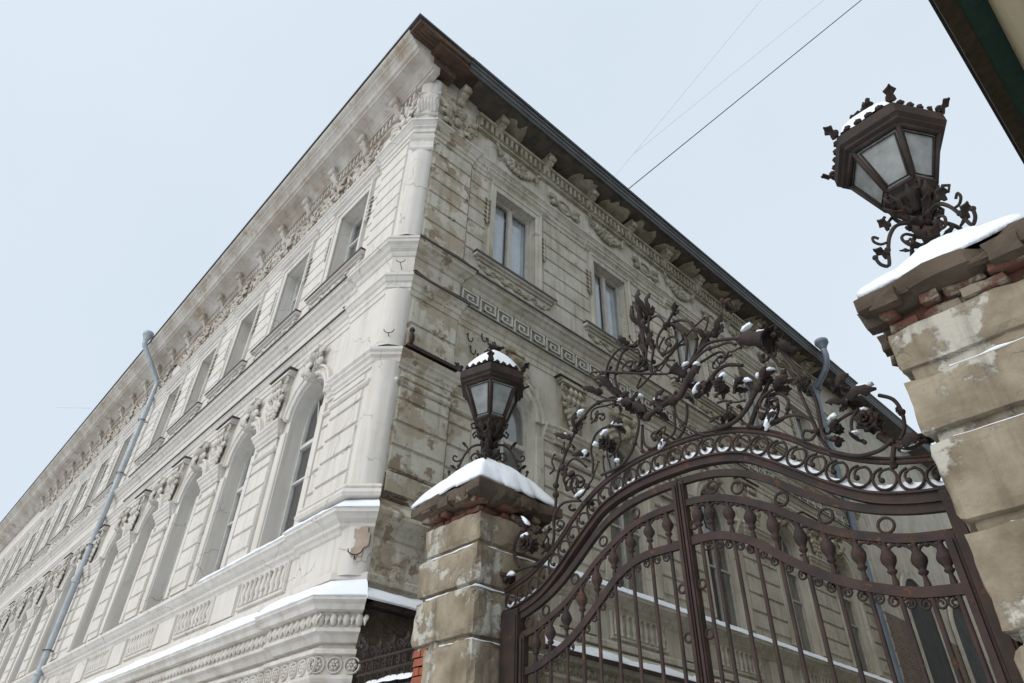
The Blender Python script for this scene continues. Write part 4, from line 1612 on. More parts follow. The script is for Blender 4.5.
# ------------------------------------------------------------------ lanterns on the piers
def lantern(cx, cy, z0, label, seed, snow_label, turn):
    root = empty('gate_lantern', label, 'lantern', (cx, cy, z0), 'wrought iron lanterns on the gate piers')
    rr_ = random.Random(seed)
    A = [radians(turn + 60 * k) for k in range(6)]

    def hexp(r, z): return [(cx + r * cos(a), cy + r * sin(a), z) for a in A]
    zb, zt = 5.455, 5.87
    RB, RT = .180, .338
    # corner bars and rims
    mb = MB()
    for k in range(6):
        p, q = hexp(RB, zb)[k], hexp(RT, zt)[k]
        mb.tube([p, q], .019, 6)
    for r, z, t in ((RB, zb, .022), (RT, zt, .024), (RB * .93 + .012, zb + .05, .012)):
        H = hexp(r, z)
        for k in range(6):
            mb.tube([H[k], H[(k + 1) % 6]], t, 6)
    for k in range(6):
        # inner thin bead round each pane
        p0, p1 = Vector(hexp(RB, zb)[k]), Vector(hexp(RB, zb)[(k + 1) % 6])
        q0, q1 = Vector(hexp(RT, zt)[k]), Vector(hexp(RT, zt)[(k + 1) % 6])
        def L_(s, t): return tuple((p0.lerp(p1, s)).lerp(q0.lerp(q1, s), t))
        loop = [L_(.13, .1), L_(.87, .1), L_(.90, .90), L_(.10, .90)]
        mb.tube(loop, .009, 4, closed=True)
    mb.build('lantern_frame', IRON, root)
    for k in range(6):
        pm = MB()
        p0, p1 = hexp(RB * .97, zb)[k], hexp(RB * .97, zb)[(k + 1) % 6]
        q0, q1 = hexp(RT * .97, zt)[k], hexp(RT * .97, zt)[(k + 1) % 6]
        pm.add([p0, p1, q1, q0], [(0, 1, 2, 3)])
        pm.build('pane', LANTGLASS, root)
    # roof: deep moulded hexagonal rim and low dome
    rf = MB()
    prof = [(RT + .0, zt + .0), (RT + .055, zt + .02), (RT + .055, zt + .045), (RT + .085, zt + .065), (RT + .085, zt + .16), (RT + .06, zt + .175), (RT + .02, zt + .20), (.27, zt + .33), (.16, zt + .45), (.09, zt + .52), (.06, zt + .54)]
    rf.lathe(prof, (cx, cy, 0), 6, None, None, False, A[0])
    rf.build('lantern_roof', IRON, root)
    # cresting of leaves round the rim, knobs at the corners
    cr_ = MB()
    HR = hexp(RT + .08, zt + .175)
    for k in range(6):
        a, b = Vector(HR[k]), Vector(HR[(k + 1) % 6])
        cr_.tube([a, a + Vector((0, 0, .03))], .016, 6)
        cr_.ball(tuple(a + Vector((0, 0, .045))), (.028, .028, .026))
        cr_.leaf(tuple(a), tuple(a + Vector((cos(A[k]) * .09, sin(A[k]) * .09, .07))), .07, (0, 0, 1), .5, 2, .012)
        for q in range(1, 5):
            p = a.lerp(b, q / 5)
            d = Vector((p.x - cx, p.y - cy, 0)).normalized()
            cr_.leaf(tuple(p), tuple(p - d * .02 + Vector((0, 0, .05))), .045, tuple(d), .6, 1, .012)
            cr_.ball(tuple(p + Vector((0, 0, .012))), .013, None, 6, 4)
    cr_.build('roof_cresting', IRON, root)
    fi = MB()
    fi.lathe([(.055, zt + .52), (.075, zt + .55), (.035, zt + .58), (.03, zt + .61), (.055, zt + .64), (.045, zt + .68), (.018, zt + .70), (.022, zt + .73), (.004, zt + .77)], (cx, cy, 0), 10)
    for k in range(4):
        a = k * pi / 2 + .4
        d = Vector((cos(a), sin(a), 0))
        fi.leaf((cx, cy, zt + .58), (cx + d.x * .12, cy + d.y * .12, zt + .62), .07, (0, 0, 1), .6, 2, .014)
        fi.ball((cx + d.x * .12, cy + d.y * .12, zt + .63), .022, None, 6, 4)
    fi.build('finial', IRON, root)
    cup = MB()
    cup.lathe([(.04, 5.24), (.075, 5.27), (.10, 5.30), (.115, 5.33), (.15, 5.37), (.16, 5.41), (RB + .012, 5.44), (RB, 5.46), (.05, 5.47)], (cx, cy, 0), 6, None, None, False, A[0])
    for k in range(9):
        a = k * pi / 4.5
        d = Vector((cos(a), sin(a), 0))
        cup.leaf((cx + d.x * .07, cy + d.y * .07, 5.24), (cx + d.x * .165, cy + d.y * .165, 5.42), .06, tuple(d), .3, 2, .014)
    for k in range(6):
        d = Vector((cos(A[k]), sin(A[k]), 0))
        cup.tube([(cx + d.x * .16, cy + d.y * .16, 5.36), (cx + d.x * .22, cy + d.y * .22, 5.32), (cx + d.x * .24, cy + d.y * .24, 5.37), (cx + d.x * .20, cy + d.y * .20, 5.40)], .012, 5)
    cup.build('lantern_cup', IRON, root)
    st = MB()
    st.lathe([(.08, z0 - .12), (.08, z0 - .02), (.045, z0 + .02), (.030, z0 + .08), (.05, z0 + .12), (.05, z0 + .14), (.028, z0 + .17), (.035, z0 + .21), (.06, z0 + .24), (.035, z0 + .27), (.04, 5.26)], (cx, cy, 0), 10)
    for k in range(6):
        a = k * pi / 3 + .2
        d = Vector((cos(a), sin(a), 0))
        st.leaf((cx + d.x * .04, cy + d.y * .04, z0 + .02), (cx + d.x * .12, cy + d.y * .12, z0 + .13), .06, tuple(d), .7, 3, .014)
        st.leaf((cx + d.x * .04, cy + d.y * .04, z0 + .18), (cx + d.x * .09, cy + d.y * .09, z0 + .25), .045, tuple(d), .7, 2, .014)
    st.build('stem', IRON, root)
    for k in range(4):
        a = pi / 4 + k * pi / 2
        lg = MB()
        def at(r, z): return (cx + cos(a) * r * .86, cy + sin(a) * r * .86, z0 + (z - z0) * .9)
        pts = [at(.04, z0 + .20), at(.12, z0 + .25), at(.23, z0 + .22), at(.32, z0 + .10), at(.38, z0 - .06), at(.42, z0 - .20), at(.48, z0 - .19), at(.50, z0 - .13)]
        P = smooth_path(pts, 4)
        lg.tube(P, [.016 - .005 * i / len(P) for i in range(len(P))], 6)
        lg.tube(smooth_path([at(.34, z0 + .05), at(.41, z0 + .02), at(.46, z0 + .05), at(.45, z0 + .10), at(.41, z0 + .08)], 4), .010, 5)
        lg.tube(smooth_path([at(.10, z0 + .10), at(.18, z0 + .13), at(.23, z0 + .08), at(.20, z0 + .02), at(.15, z0 + .04), at(.17, z0 + .08)], 4), .011, 5)
        lg.leaf(at(.28, z0 + .21), at(.36, z0 + .27), .07, (0, 0, 1), .5, 2, .014)
        lg.leaf(at(.39, z0 - .10), at(.49, z0 - .05), .06, (0, 0, 1), .5, 2, .014)
        lg.leaf(at(.05, z0 + .24), at(.20, z0 + .37), .06, (0, 0, 1), .5, 2, .014)
        lg.ball(at(.38, z0 - .04), .022)
        lg.ball(at(.50, z0 - .12), .020)
        lg.build('scroll_leg', IRON, root)
    # snow on the roof, lying between the cresting and the finial
    sn = MB()
    n, m_ = 24, 7
    vs = []
    for i in range(m_ + 1):
        t = i / m_
        for k in range(n):
            a = 2 * pi * k / n
            hr = cos(pi / 6) / cos(((a - A[0]) % (pi / 3)) - pi / 6)
            r = (.065 + (RT + .03 - .065) * t) * hr * (1 + .05 * noise.noise(Vector((cos(a) * 2, sin(a) * 2, seed))) * t)
            z = zt + .59 - .335 * t + .030 * sin(pi * t) + .015 * noise.noise(Vector((cos(a) * 2 * t, sin(a) * 2 * t, seed))) - (.03 if i == m_ else 0)
            vs.append((cx + r * cos(a), cy + r * sin(a), z))
    sn.add(vs, [(i * n + k, (i + 1) * n + k, (i + 1) * n + (k + 1) % n, i * n + (k + 1) % n) for i in range(m_) for k in range(n)], True)
    tag(sn.build('snow', SNOW), snow_label, 'snow')


lantern(2.63, .05, 4.95, 'six-sided iron lantern on the left pier, seen against the weathered wall', 1, 'snow on the roof of the lantern in front of the wall', -44)
lantern(7.30, .05, 4.95, 'six-sided iron lantern on the right pier, seen against the pale sky', 2, 'snow on the roof of the lantern against the sky', -61)


# ------------------------------------------------------------------ the gate: fixed overthrow and two leaves
GY = -.0435
XL, XR, XC = 3.09, 6.90, 4.99


def curve_fn(pts):
    P = sorted(pts)
    def f(x):
        if x <= P[0][0]: return P[0][1]
        for (a, b), (c_, d) in zip(P, P[1:]):
            if x <= c_:
                t = (x - a) / (c_ - a)
                return b + (d - b) * t
        return P[-1][1]
    return f


def sym_curve(half):
    """half: (distance from the middle, height) - gives smooth (x, z) points across the opening"""
    l = [(XC - d, z) for d, z in half[::-1]]
    r = [(XC + d, z) for d, z in half if d > 0]
    return smooth_path(l + r, 6)


BEAM = sym_curve([(0, 3.998), (.35, 3.978), (.65, 3.902), (.85, 3.772), (1.02, 3.640), (1.22, 3.480), (1.44, 3.342), (1.67, 3.268), (1.91, 3.230)])
UPPER = sym_curve([(0, 4.215), (.36, 4.190), (.65, 4.120), (.88, 4.010), (1.05, 3.890), (1.20, 3.755), (1.40, 3.620), (1.60, 3.525), (1.80, 3.470), (1.91, 3.445)])
ARCH = sym_curve([(0, 3.885), (.36, 3.862), (.62, 3.785), (.80, 3.680), (1.0, 3.525), (1.20, 3.385), (1.42, 3.275), (1.65, 3.205), (1.90, 3.165)])
RAIL1 = sym_curve([(0, 3.700), (.32, 3.675), (.55, 3.595), (.78, 3.470), (.95, 3.345), (1.15, 3.205), (1.38, 3.105), (1.60, 3.040), (1.90, 3.005)])
RAIL2 = sym_curve([(0, 3.400), (.33, 3.395), (.58, 3.300), (.78, 3.145), (.98, 2.995), (1.16, 2.890), (1.36, 2.810), (1.55, 2.755), (1.90, 2.722)])
fB, fU, fA, f1, f2 = [curve_fn(p) for p in (BEAM, UPPER, ARCH, RAIL1, RAIL2)]


def GF(u, v, w): return (u, GY - w, v)            # gate frame: u = x, v = z, w towards the street


def band(mb, pts, h, w0, w1):
    """rectangular bar along (u, v) points; h = height across, w0..w1 depth"""
    trim(mb, pts, [(-h / 2, w0), (-h / 2, w1), (h / 2, w1), (h / 2, w0), (-h / 2, w0)], GF)


OV = empty('gate_overthrow', 'rusty wrought iron arch of scrolls, leaves and flowers above the gate leaves', 'gate arch', (XC, GY, 3.2))
mb = MB()
band(mb, BEAM, .058, -.035, .022)
band(mb, [(p[0], p[1] + .032) for p in BEAM], .014, -.045, .040)
band(mb, [(p[0], p[1] - .032) for p in BEAM], .012, -.03, .034)
mb.build('arch_beam', REDIRON, OV)
mb = MB()
mb.tube([(p[0], GY, p[1]) for p in UPPER], .017, 8)
mb.tube([(p[0], GY - .002, p[1] + .028) for p in UPPER], .010, 6)
mb.build('arch_rail', REDIRON, OV)

# ring scrolls between beam and rail
def arclen(pts):
    s = [0]
    for a, b in zip(pts, pts[1:]):
        s.append(s[-1] + hypot(b[0] - a[0], b[1] - a[1]))
    return s


def resample(pts, n, off=.5):
    s = arclen(pts)
    out = []
    for k in range(n):
        t = s[-1] * (k + off) / n
        for i in range(len(s) - 1):
            if s[i + 1] >= t:
                f = (t - s[i]) / max(1e-9, s[i + 1] - s[i])
                a, b = pts[i], pts[i + 1]
                out.append((a[0] + (b[0] - a[0]) * f, a[1] + (b[1] - a[1]) * f, atan2(b[1] - a[1], b[0] - a[0])))
                break
    return out


MIDC = [((a[0] + b[0]) / 2, (a[1] + b[1]) / 2) for a, b in ((BEAM[i], UPPER[min(i, len(UPPER) - 1)]) for i in range(len(BEAM)))]
MIDC = [(p[0], (fB(p[0]) + fU(p[0])) / 2 + .010) for p in BEAM]
for x, z, a in resample(MIDC, 28):
    mb = MB()
    gap = max(.06, (fU(x) - fB(x)) * cos(a) - .045)
    r = min(.070, gap / 2 + .006)
    pts = []
    for k in range(19):
        q = a + pi / 2 + radians(18) + radians(324) * k / 18
        pts.append((x + r * cos(q), z + r * sin(q)))
    q0 = a + pi / 2 + radians(342)
    sp = [(x + (r * (1 - t)) * cos(q0 + t * 3.6) * .95, z + (r * (1 - t)) * sin(q0 + t * 3.6) * .95) for t in [k / 7 for k in range(1, 6)]]
    mb.tube([(u, GY, v) for u, v in pts + sp], [.010] * 19 + [.009] * 5, 5)
    mb.ball((sp[-1][0], GY, sp[-1][1]), .019, None, 7, 5)
    mb.build('ring_scroll', IRON, OV)

SCROLLS = [
(9,9,[(3.662,3.724),(3.696,3.811),(3.710,3.939),(3.744,4.184),(3.746,4.289),(3.789,4.436),(3.832,4.505),(3.893,4.622),(3.995,4.772)]),
(14,10,[(3.995,4.772),(4.093,4.829),(4.133,4.869)]),
(9,9,[(4.131,4.830),(4.189,4.870),(4.285,4.910),(4.412,4.911),(4.599,4.844),(4.711,4.772)]),
(8,6,[(3.213,3.669),(3.179,3.827),(3.230,3.933),(3.374,3.972),(3.539,3.910),(3.629,3.821),(3.611,3.736),(3.539,3.706)]),
(10,8,[(3.143,3.603),(3.333,3.609),(3.516,3.600),(3.605,3.642),(3.694,3.668)]),
(8,6,[(4.071,4.033),(3.880,4.074),(3.778,4.020),(3.743,3.930),(3.763,3.850),(3.839,3.830),(3.877,3.876),(3.820,3.922),(3.782,3.899),(3.812,3.870)]),
(8,6,[(4.010,4.077),(3.939,4.192),(3.942,4.278),(3.999,4.312),(4.073,4.269),(4.091,4.203),(4.047,4.178),(3.995,4.217),(4.001,4.259),(4.035,4.239)]),
(8,6,[(4.205,4.257),(4.221,4.367),(4.211,4.489),(4.273,4.609),(4.373,4.645),(4.492,4.617),(4.552,4.522),(4.545,4.423),(4.487,4.366),(4.419,4.355)]),
(9,8,[(4.321,4.197),(4.537,4.200),(4.673,4.276),(4.751,4.402),(4.785,4.532),(4.764,4.658)]),
(8,6,[(4.782,4.533),(4.760,4.342),(4.768,4.276),(4.818,4.248),(4.829,4.274)]),
(8,6,[(4.792,4.485),(4.802,4.326),(4.880,4.253),(4.958,4.274),(4.979,4.348),(4.924,4.390),(4.884,4.367),(4.905,4.331),(4.929,4.340)]),
(8,6,[(4.157,4.332),(4.037,4.455),(3.943,4.435),(3.921,4.353),(3.948,4.315),(3.985,4.332)]),
(7,5,[(4.203,4.784),(4.259,4.801),(4.298,4.832),(4.368,4.803),(4.382,4.760),(4.337,4.757),(4.313,4.794)]),
(7,5,[(3.674,4.437),(3.743,4.459),(3.716,4.546),(3.737,4.617)]),
(8,8,[(4.975,4.966),(4.986,5.056),(5.025,5.165),(5.014,5.270),(5.003,5.446),(5.022,5.575)]),
(9,7,[(5.003,5.582),(4.912,5.549),(4.874,5.448),(4.838,5.363),(4.752,5.372)]),
(9,9,[(4.786,5.365),(4.679,5.361),(4.617,5.273),(4.571,5.161),(4.556,5.097),(4.579,4.958),(4.626,4.827)]),
(8,6,[(4.753,5.383),(4.885,5.322),(4.949,5.221),(4.933,5.115),(4.864,5.068),(4.757,5.100),(4.728,5.151)]),
(7,5,[(4.805,5.296),(4.870,5.195),(4.837,5.122),(4.781,5.161),(4.777,5.201)]),
(8,6,[(5.021,5.566),(5.101,5.547),(5.158,5.453),(5.162,5.366)]),
(9,7,[(5.337,5.530),(5.270,5.465),(5.212,5.397),(5.121,5.329),(5.078,5.253),(5.080,5.153),(5.138,5.081),(5.230,5.091),(5.282,5.144),(5.251,5.209),(5.190,5.225),(5.158,5.193),(5.196,5.154)]),
(9,7,[(4.723,5.101),(4.920,5.048),(5.064,5.030),(5.165,5.074),(5.251,5.125),(5.328,5.119)]),
(9,8,[(5.192,5.374),(5.290,5.383),(5.403,5.305),(5.458,5.176),(5.455,5.051),(5.404,4.939),(5.346,4.861)]),
(7,7,[(4.969,5.048),(4.980,4.948),(4.305,5.288),(4.374,5.109)]),
(7,7,[(5.109,5.010),(5.102,4.905),(4.369,5.258),(4.491,4.998)]),
(7,5,[(4.996,5.003),(5.054,4.959),(5.140,5.010),(5.201,4.996)]),
(22,14,[(5.421,4.815),(5.318,4.717),(5.225,4.599),(5.106,4.595),(4.981,4.576),(4.868,4.551)]),
(9,8,[(5.244,4.534),(5.238,4.425),(5.196,4.319),(5.114,4.257)]),
(9,8,[(5.333,4.873),(5.422,4.965),(5.460,5.085),(5.447,5.204),(5.429,5.279)]),
(10,9,[(5.360,4.860),(5.523,4.958),(5.663,4.945),(5.852,4.870)]),
(8,5,[(5.390,4.860),(5.493,4.868),(5.618,4.871),(5.670,4.822),(5.659,4.766),(5.607,4.763),(5.594,4.820),(5.633,4.824)]),
(8,6,[(5.379,4.881),(5.502,5.001),(5.564,5.107)]),
(8,5,[(5.408,4.881),(5.612,5.050),(5.676,5.091)]),
(9,6,[(6.040,4.729),(6.017,4.616),(5.969,4.606),(5.950,4.650),(5.976,4.665)]),
(7,5,[(6.062,4.689),(6.058,4.592),(6.085,4.594),(6.092,4.660)]),
(7,5,[(5.698,4.771),(5.729,4.792),(5.767,4.779),(5.829,4.791)]),
(10,14,[(5.795,4.658),(5.661,4.722),(5.553,4.692),(5.498,4.618),(5.441,4.573),(5.358,4.583)]),
(9,12,[(5.684,4.435),(5.715,4.489),(5.770,4.504),(5.827,4.475),(5.850,4.406)]),
(16,11,[(6.044,4.480),(5.951,4.445),(5.880,4.373),(5.830,4.313),(5.940,4.411),(5.860,4.330),(5.781,4.248),(5.695,4.195),(5.603,4.179),(5.489,4.192)]),
(9,6,[(6.083,4.262),(6.031,4.289),(5.960,4.301),(5.914,4.242),(5.931,4.174),(5.987,4.179),(5.992,4.233),(5.951,4.249),(5.954,4.210)]),
(9,6,[(5.917,4.153),(5.881,4.088),(5.806,4.082),(5.728,4.144),(5.698,4.207),(5.632,4.325)]),
(7,5,[(5.542,4.404),(5.618,4.385),(5.663,4.351),(5.722,4.326),(5.761,4.329)]),
(8,6,[(5.587,4.163),(5.596,4.275),(5.603,4.378)]),
(10,9,[(6.097,4.729),(6.155,4.555),(6.211,4.390),(6.253,4.250),(6.274,4.103),(6.254,3.890)]),
(9,6,[(6.002,4.321),(5.909,4.274),(5.887,4.207),(5.935,4.165)]),
(9,6,[(5.920,4.280),(6.011,4.295),(6.078,4.206),(6.040,4.099),(5.963,4.068),(5.812,4.076)]),
(7,5,[(5.921,4.192),(5.990,4.180),(6.008,4.231),(5.958,4.264),(5.940,4.228)]),
(9,6,[(5.830,4.063),(5.972,4.064),(6.106,4.051),(6.205,3.979),(6.229,3.876),(6.180,3.827),(6.130,3.860),(6.150,3.911),(6.193,3.890)]),
(9,7,[(6.659,3.992),(6.734,3.920),(6.757,3.816),(6.739,3.714),(6.696,3.660)]),
(8,6,[(6.524,3.944),(6.458,3.866),(6.446,3.748),(6.490,3.703)]),
(10,8,[(6.273,3.710),(6.431,3.613),(6.572,3.601),(6.650,3.642)]),
(16,12,[(6.578,3.724),(6.652,3.633),(6.784,3.600),(6.867,3.607)]),
(10,10,[(6.661,3.638),(6.610,3.501)]),
(10,7,[(6.665,3.602),(6.739,3.553),(6.827,3.575)]),
(8,6,[(6.495,3.947),(6.382,3.916),(6.298,3.853),(6.255,3.870)]),
(8,6,[(6.463,4.141),(6.464,4.080),(6.502,4.032)]),
(8,6,[(6.251,3.891),(6.281,3.802),(6.337,3.752)]),
(14,10,[(5.737,4.117),(5.826,4.233),(5.925,4.345),(5.979,4.445)]),
]
LEAVES = [
(4.989,5.612,5.001,5.879,45),(5.031,5.605,5.106,5.781,35),(4.979,5.671,4.904,5.789,22),(4.975,5.358,5.019,5.506,45),(5.008,5.223,4.993,5.366,50),(4.739,5.416,4.668,5.524,35),(4.791,5.406,4.828,5.429,22),(5.229,5.404,5.193,5.323,30),(5.270,5.465,5.338,5.538,30),(4.908,5.516,4.958,5.497,15),(4.913,5.341,4.887,5.338,20),(4.014,4.765,4.133,4.877,60),(3.954,4.709,3.820,4.777,30),(3.970,4.640,3.986,4.572,30),(4.166,4.476,4.055,4.456,35),(4.599,4.837,4.786,4.709,70),(4.727,4.765,4.898,4.572,70),(4.938,4.643,5.112,4.670,40),(4.600,4.852,4.736,4.853,40),(4.606,4.912,4.337,5.133,35),(4.720,4.707,4.831,4.811,30),(4.479,4.656,4.639,4.562,40),(4.563,4.821,4.572,4.740,25),(4.943,4.218,5.007,4.248,25),(4.367,5.036,4.205,5.126,35),(4.962,4.589,5.100,4.487,40),(5.244,4.811,5.208,4.874,40),(5.297,4.683,5.496,4.749,45),(5.541,4.542,5.657,4.585,55),(5.586,4.494,5.537,4.447,40),(5.688,4.474,5.818,4.482,35),(5.507,4.656,5.473,4.545,35),(5.438,4.661,5.417,4.542,30),(5.282,4.589,5.345,4.532,40),(5.095,4.628,4.955,4.616,40),(5.878,4.083,5.997,4.095,50),(5.906,4.427,6.016,4.481,40),(5.708,4.319,5.721,4.261,30),(5.548,4.295,5.483,4.230,40),(5.625,5.042,5.756,5.140,45),(5.635,5.021,5.546,5.086,30),(5.562,5.015,5.506,5.108,30),(5.763,5.247,5.887,5.236,40),(5.791,5.246,5.764,5.327,30),(6.077,4.780,6.158,4.708,40),(6.110,4.762,6.171,4.814,25),(6.000,4.344,6.154,4.349,50),(6.075,4.361,6.155,4.400,30),(6.011,4.391,6.067,4.326,40),(5.605,4.499,5.552,4.578,50),(5.454,4.567,5.457,4.510,30),(6.233,4.248,6.213,4.323,30),(6.232,4.206,6.269,4.168,25),(6.433,4.033,6.688,3.979,80),(6.464,4.019,6.359,4.025,40),(6.394,4.153,6.551,4.142,50),(6.442,4.131,6.404,4.190,40),(6.311,3.848,6.393,3.892,50),(6.301,3.813,6.350,3.738,35),(6.665,3.602,6.833,3.572,60),(6.792,3.623,6.887,3.603,40),(6.476,3.709,6.455,3.753,30),(6.620,3.707,6.621,3.762,30),(6.233,4.561,6.134,4.661,40),(6.735,3.825,6.767,3.803,25),(3.562,3.879,3.630,3.878,30),(3.584,3.759,3.673,3.721,35),(3.374,3.980,3.276,4.059,35),(3.145,3.554,3.044,3.625,30),(3.192,3.576,3.146,3.506,40),(4.092,4.027,4.169,3.939,30),(3.884,4.192,3.977,4.319,25),(3.920,3.995,3.965,4.032,25),
]
ROSETTES = [(3.400,3.813,0.116),(3.133,3.549,0.067),(4.403,4.476,0.102),(4.694,4.772,0.063),(5.592,4.525,0.067),(6.559,3.824,0.107),(6.350,3.861,0.050),(6.222,4.242,0.037),(5.609,4.524,0.055),(5.618,4.253,0.041),(4.798,4.674,0.059),]
BALLS = [(3.747,4.292,0.031),(3.744,4.198,0.032),(4.131,4.156,0.028),(3.856,4.377,0.032),(3.956,4.344,0.031),(5.868,4.155,0.019),(5.862,4.159,0.030),(6.254,4.292,0.026),(6.238,4.192,0.025),(6.752,3.818,0.019),(4.913,5.337,0.019),(4.990,5.086,0.022),(3.949,4.337,0.032),(3.839,4.441,0.034),(5.967,4.627,0.020),(4.903,4.338,0.021),(3.628,3.732,0.040),(3.481,3.926,0.037),(6.329,3.755,0.025),]
CLUMPS = [(3.373,4.032,0.082,-40),(3.363,3.901,0.057,0),(3.180,3.579,0.062,0),(4.074,4.094,0.074,10),(4.117,4.913,0.062,10),(3.878,4.754,0.050,10),(4.395,4.584,0.057,10),(4.552,4.619,0.081,-15),(4.138,4.463,0.067,20),(4.284,4.507,0.030,0),(4.608,4.840,0.036,0),(4.744,4.773,0.060,-20),(4.770,4.708,0.034,0),(4.988,4.666,0.059,50),(4.991,4.241,0.045,40),(4.511,4.265,0.025,0),(4.988,4.238,0.044,40),(4.992,4.659,0.058,45),(5.320,4.872,0.042,10),(5.424,4.828,0.033,0),(5.392,4.603,0.065,35),(5.627,4.602,0.056,20),(5.754,4.512,0.042,10),(5.829,4.474,0.041,-20),(6.021,4.476,0.043,-15),(5.928,4.470,0.027,20),(5.924,4.082,0.063,40),(5.920,4.940,0.058,15),(6.024,4.824,0.067,-15),(6.573,4.040,0.132,10),(5.927,4.083,0.108,45),(6.350,3.925,0.041,20),(6.556,3.897,0.032,0),(6.468,3.767,0.027,0),(6.744,3.568,0.066,5),(4.827,4.782,0.031,0),]

rr = random.Random(5)
# the pattern is mirrored about the middle of the arch, so the finer scrolls also run on the other side
MIRROR = [(r0 - 1, r1 - 1, [(2 * XC - .05 - x, z + rr.uniform(-.02, .02)) for x, z in pts]) for i, (r0, r1, pts) in enumerate(SCROLLS)
          if r0 <= 9 and i % 2 == 0 and all(3.15 < 2 * XC - .05 - x < 6.86 and z > fU(max(3.1, min(6.89, 2 * XC - .05 - x))) - .02 for x, z in pts)]
for k, (r0, r1, pts) in enumerate(SCROLLS + MIRROR):
    mb = MB()
    off = (k % 3 - 1) * .022
    P = smooth_path(pts, 5)
    n = len(P)
    R = [(r0 + (r1 - r0) * i / n) * .00150 for i in range(n)]
    mb.tube([(x, GY - off - .02 * sin(pi * i / n), z) for i, (x, z) in enumerate(P)], R, 7)
    mb.ball((P[-1][0], GY - off, P[-1][1]), R[-1] * 1.7, None, 7, 5)
    if n > 16:
        i = n // 2
        mb.ball((P[i][0], GY - off - .02, P[i][1]), R[i] * 1.9, None, 7, 5)
    mb.build('scroll', IRON, OV)
lf = None
for k, (bx, bz, tx, tz, w) in enumerate(LEAVES):
    mb = MB()
    L_ = hypot(tx - bx, tz - bz)
    wd = max(.024, min(min(w, 52) * .0015, L_ * .45))
    side = rr.choice((-1, 1))
    tiltn = (rr.uniform(-.4, .4), -1, rr.uniform(-.2, .4))
    mb.leaf((bx, GY - .01, bz), (tx, GY - .02 - rr.uniform(0, .07) * 1, tz), wd, tiltn, rr.uniform(.5, 1.0), 3, .012, None, .55)
    dx, dz = (tx - bx) / L_, (tz - bz) / L_
    mb.leaf((bx, GY + .01, bz), (bx + (tx - bx) * .7 - dz * side * L_ * .3, GY + .03, bz + (tz - bz) * .7 + dx * side * L_ * .3), wd * .8, (tiltn[0], 1, .2), .5, 3, .012)
    mb.build('leaf', IRON, OV)


def rosette(x, z, r, parent, name='flower'):
    mb = MB()
    for ring, (rad, n, tilt, wd) in enumerate(((1.0, 7, .25, .72), (.7, 6, .55, .62), (.42, 5, .9, .45))):
        for k in range(n):
            a = 2 * pi * k / n + ring * .4
            d = Vector((cos(a), 0, sin(a)))
            tip = Vector((x, GY - .02, z)) + d * (r * rad) + Vector((0, -r * tilt, 0))
            mb.leaf((x, GY - .01 - .012 * ring, z), tuple(tip), r * wd * rad ** .5, (d.x * -.3, -1, d.z * -.3), .5, 2, .012)
            tip2 = Vector((x, GY + .02, z)) + d * (r * rad * .8) + Vector((0, r * tilt * .8, 0))
            if ring < 2:
                mb.leaf((x, GY + .01, z), tuple(tip2), r * wd * rad ** .5, (0, 1, 0), .4, 2, .012)
    mb.ball((x, GY - r * .35, z), r * .22, None, 8, 6)
    return mb.build(name, IRON, parent)


for x, z, r in ROSETTES:
    rosette(x, z, max(.045, r * .8), OV)
for x, z, r in BALLS:
    mb = MB()
    mb.lathe([(r * .4, -r), (r * .9, -r * .5), (r, 0), (r * .9, r * .5), (r * .4, r)], (x, GY, z), 8)
    mb.build('knob', IRON, OV)
# drooping bell flowers: a drum on the curved stem at the top, and an open trumpet
mb = MB()
a, b = Vector((5.858, GY - .02, 4.865)), Vector((6.075, GY - .05, 4.735))
ax = (b - a).to_track_quat('Z', 'Y').to_matrix()
Ln = (b - a).length
mb.lathe([(.02, -.03), (.045, 0), (.060, Ln * .25), (.058, Ln * .6), (.068, Ln * .85), (.085, Ln), (.065, Ln * .98), (.02, Ln * .8)], tuple(a), 12, None, ax)
for k in range(8):
    q = 2 * pi * k / 8
    d = ax @ Vector((cos(q), sin(q), 0))
    e = ax @ Vector((0, 0, 1))
    mb.leaf(tuple(b + d * .065), tuple(b + d * .11 + e * .03), .05, tuple(d), .3, 1, .012)
mb.build('bell_flower', IRON, OV)
mb = MB()
a, b = Vector((5.33, GY, 4.74)), Vector((5.232, GY - .08, 4.862))
ax = (b - a).to_track_quat('Z', 'Y').to_matrix()
Ln = (b - a).length
mb.lathe([(.02, 0), (.028, Ln * .5), (.05, Ln * .9), (.065, Ln), (.04, Ln * .95), (.01, Ln * .6)], tuple(a), 12, None, ax)
mb.build('bell_flower', IRON, OV)
# crown bud in the middle of the arch
mb = MB()
cx_, cz_ = 4.905, 5.66
for k in range(6):
    q = 2 * pi * k / 6
    d = Vector((cos(q), sin(q), 0))
    mb.leaf((cx_ + d.x * .015, GY + d.y * .015, cz_ - .12), (cx_ + d.x * .05, GY + d.y * .05, cz_ + .12 + .04 * (k % 2)), .055, tuple(d), .5, 2, .014)
mb.lathe([(.015, cz_ - .62), (.032, cz_ - .58), (.015, cz_ - .52), (.025, cz_ - .42), (.045, cz_ - .36), (.025, cz_ - .30), (.02, cz_ - .16), (.04, cz_ - .05), (.012, cz_ + .14)], (cx_, GY, 0), 10)
mb.build('crown_bud', IRON, OV)

# fixed side posts of the gate against the piers
for x0, x1 in ((3.085, 3.30), (6.80, 6.885)):
    mb = MB()
    mb.box((x0, GY - .05, .02), (x1, GY + .06, 3.26))
    mb.box((x0 + .015, GY - .062, .02), (x1 - .015, GY - .05, 3.2))
    mb.build('side_post', IRON, OV)


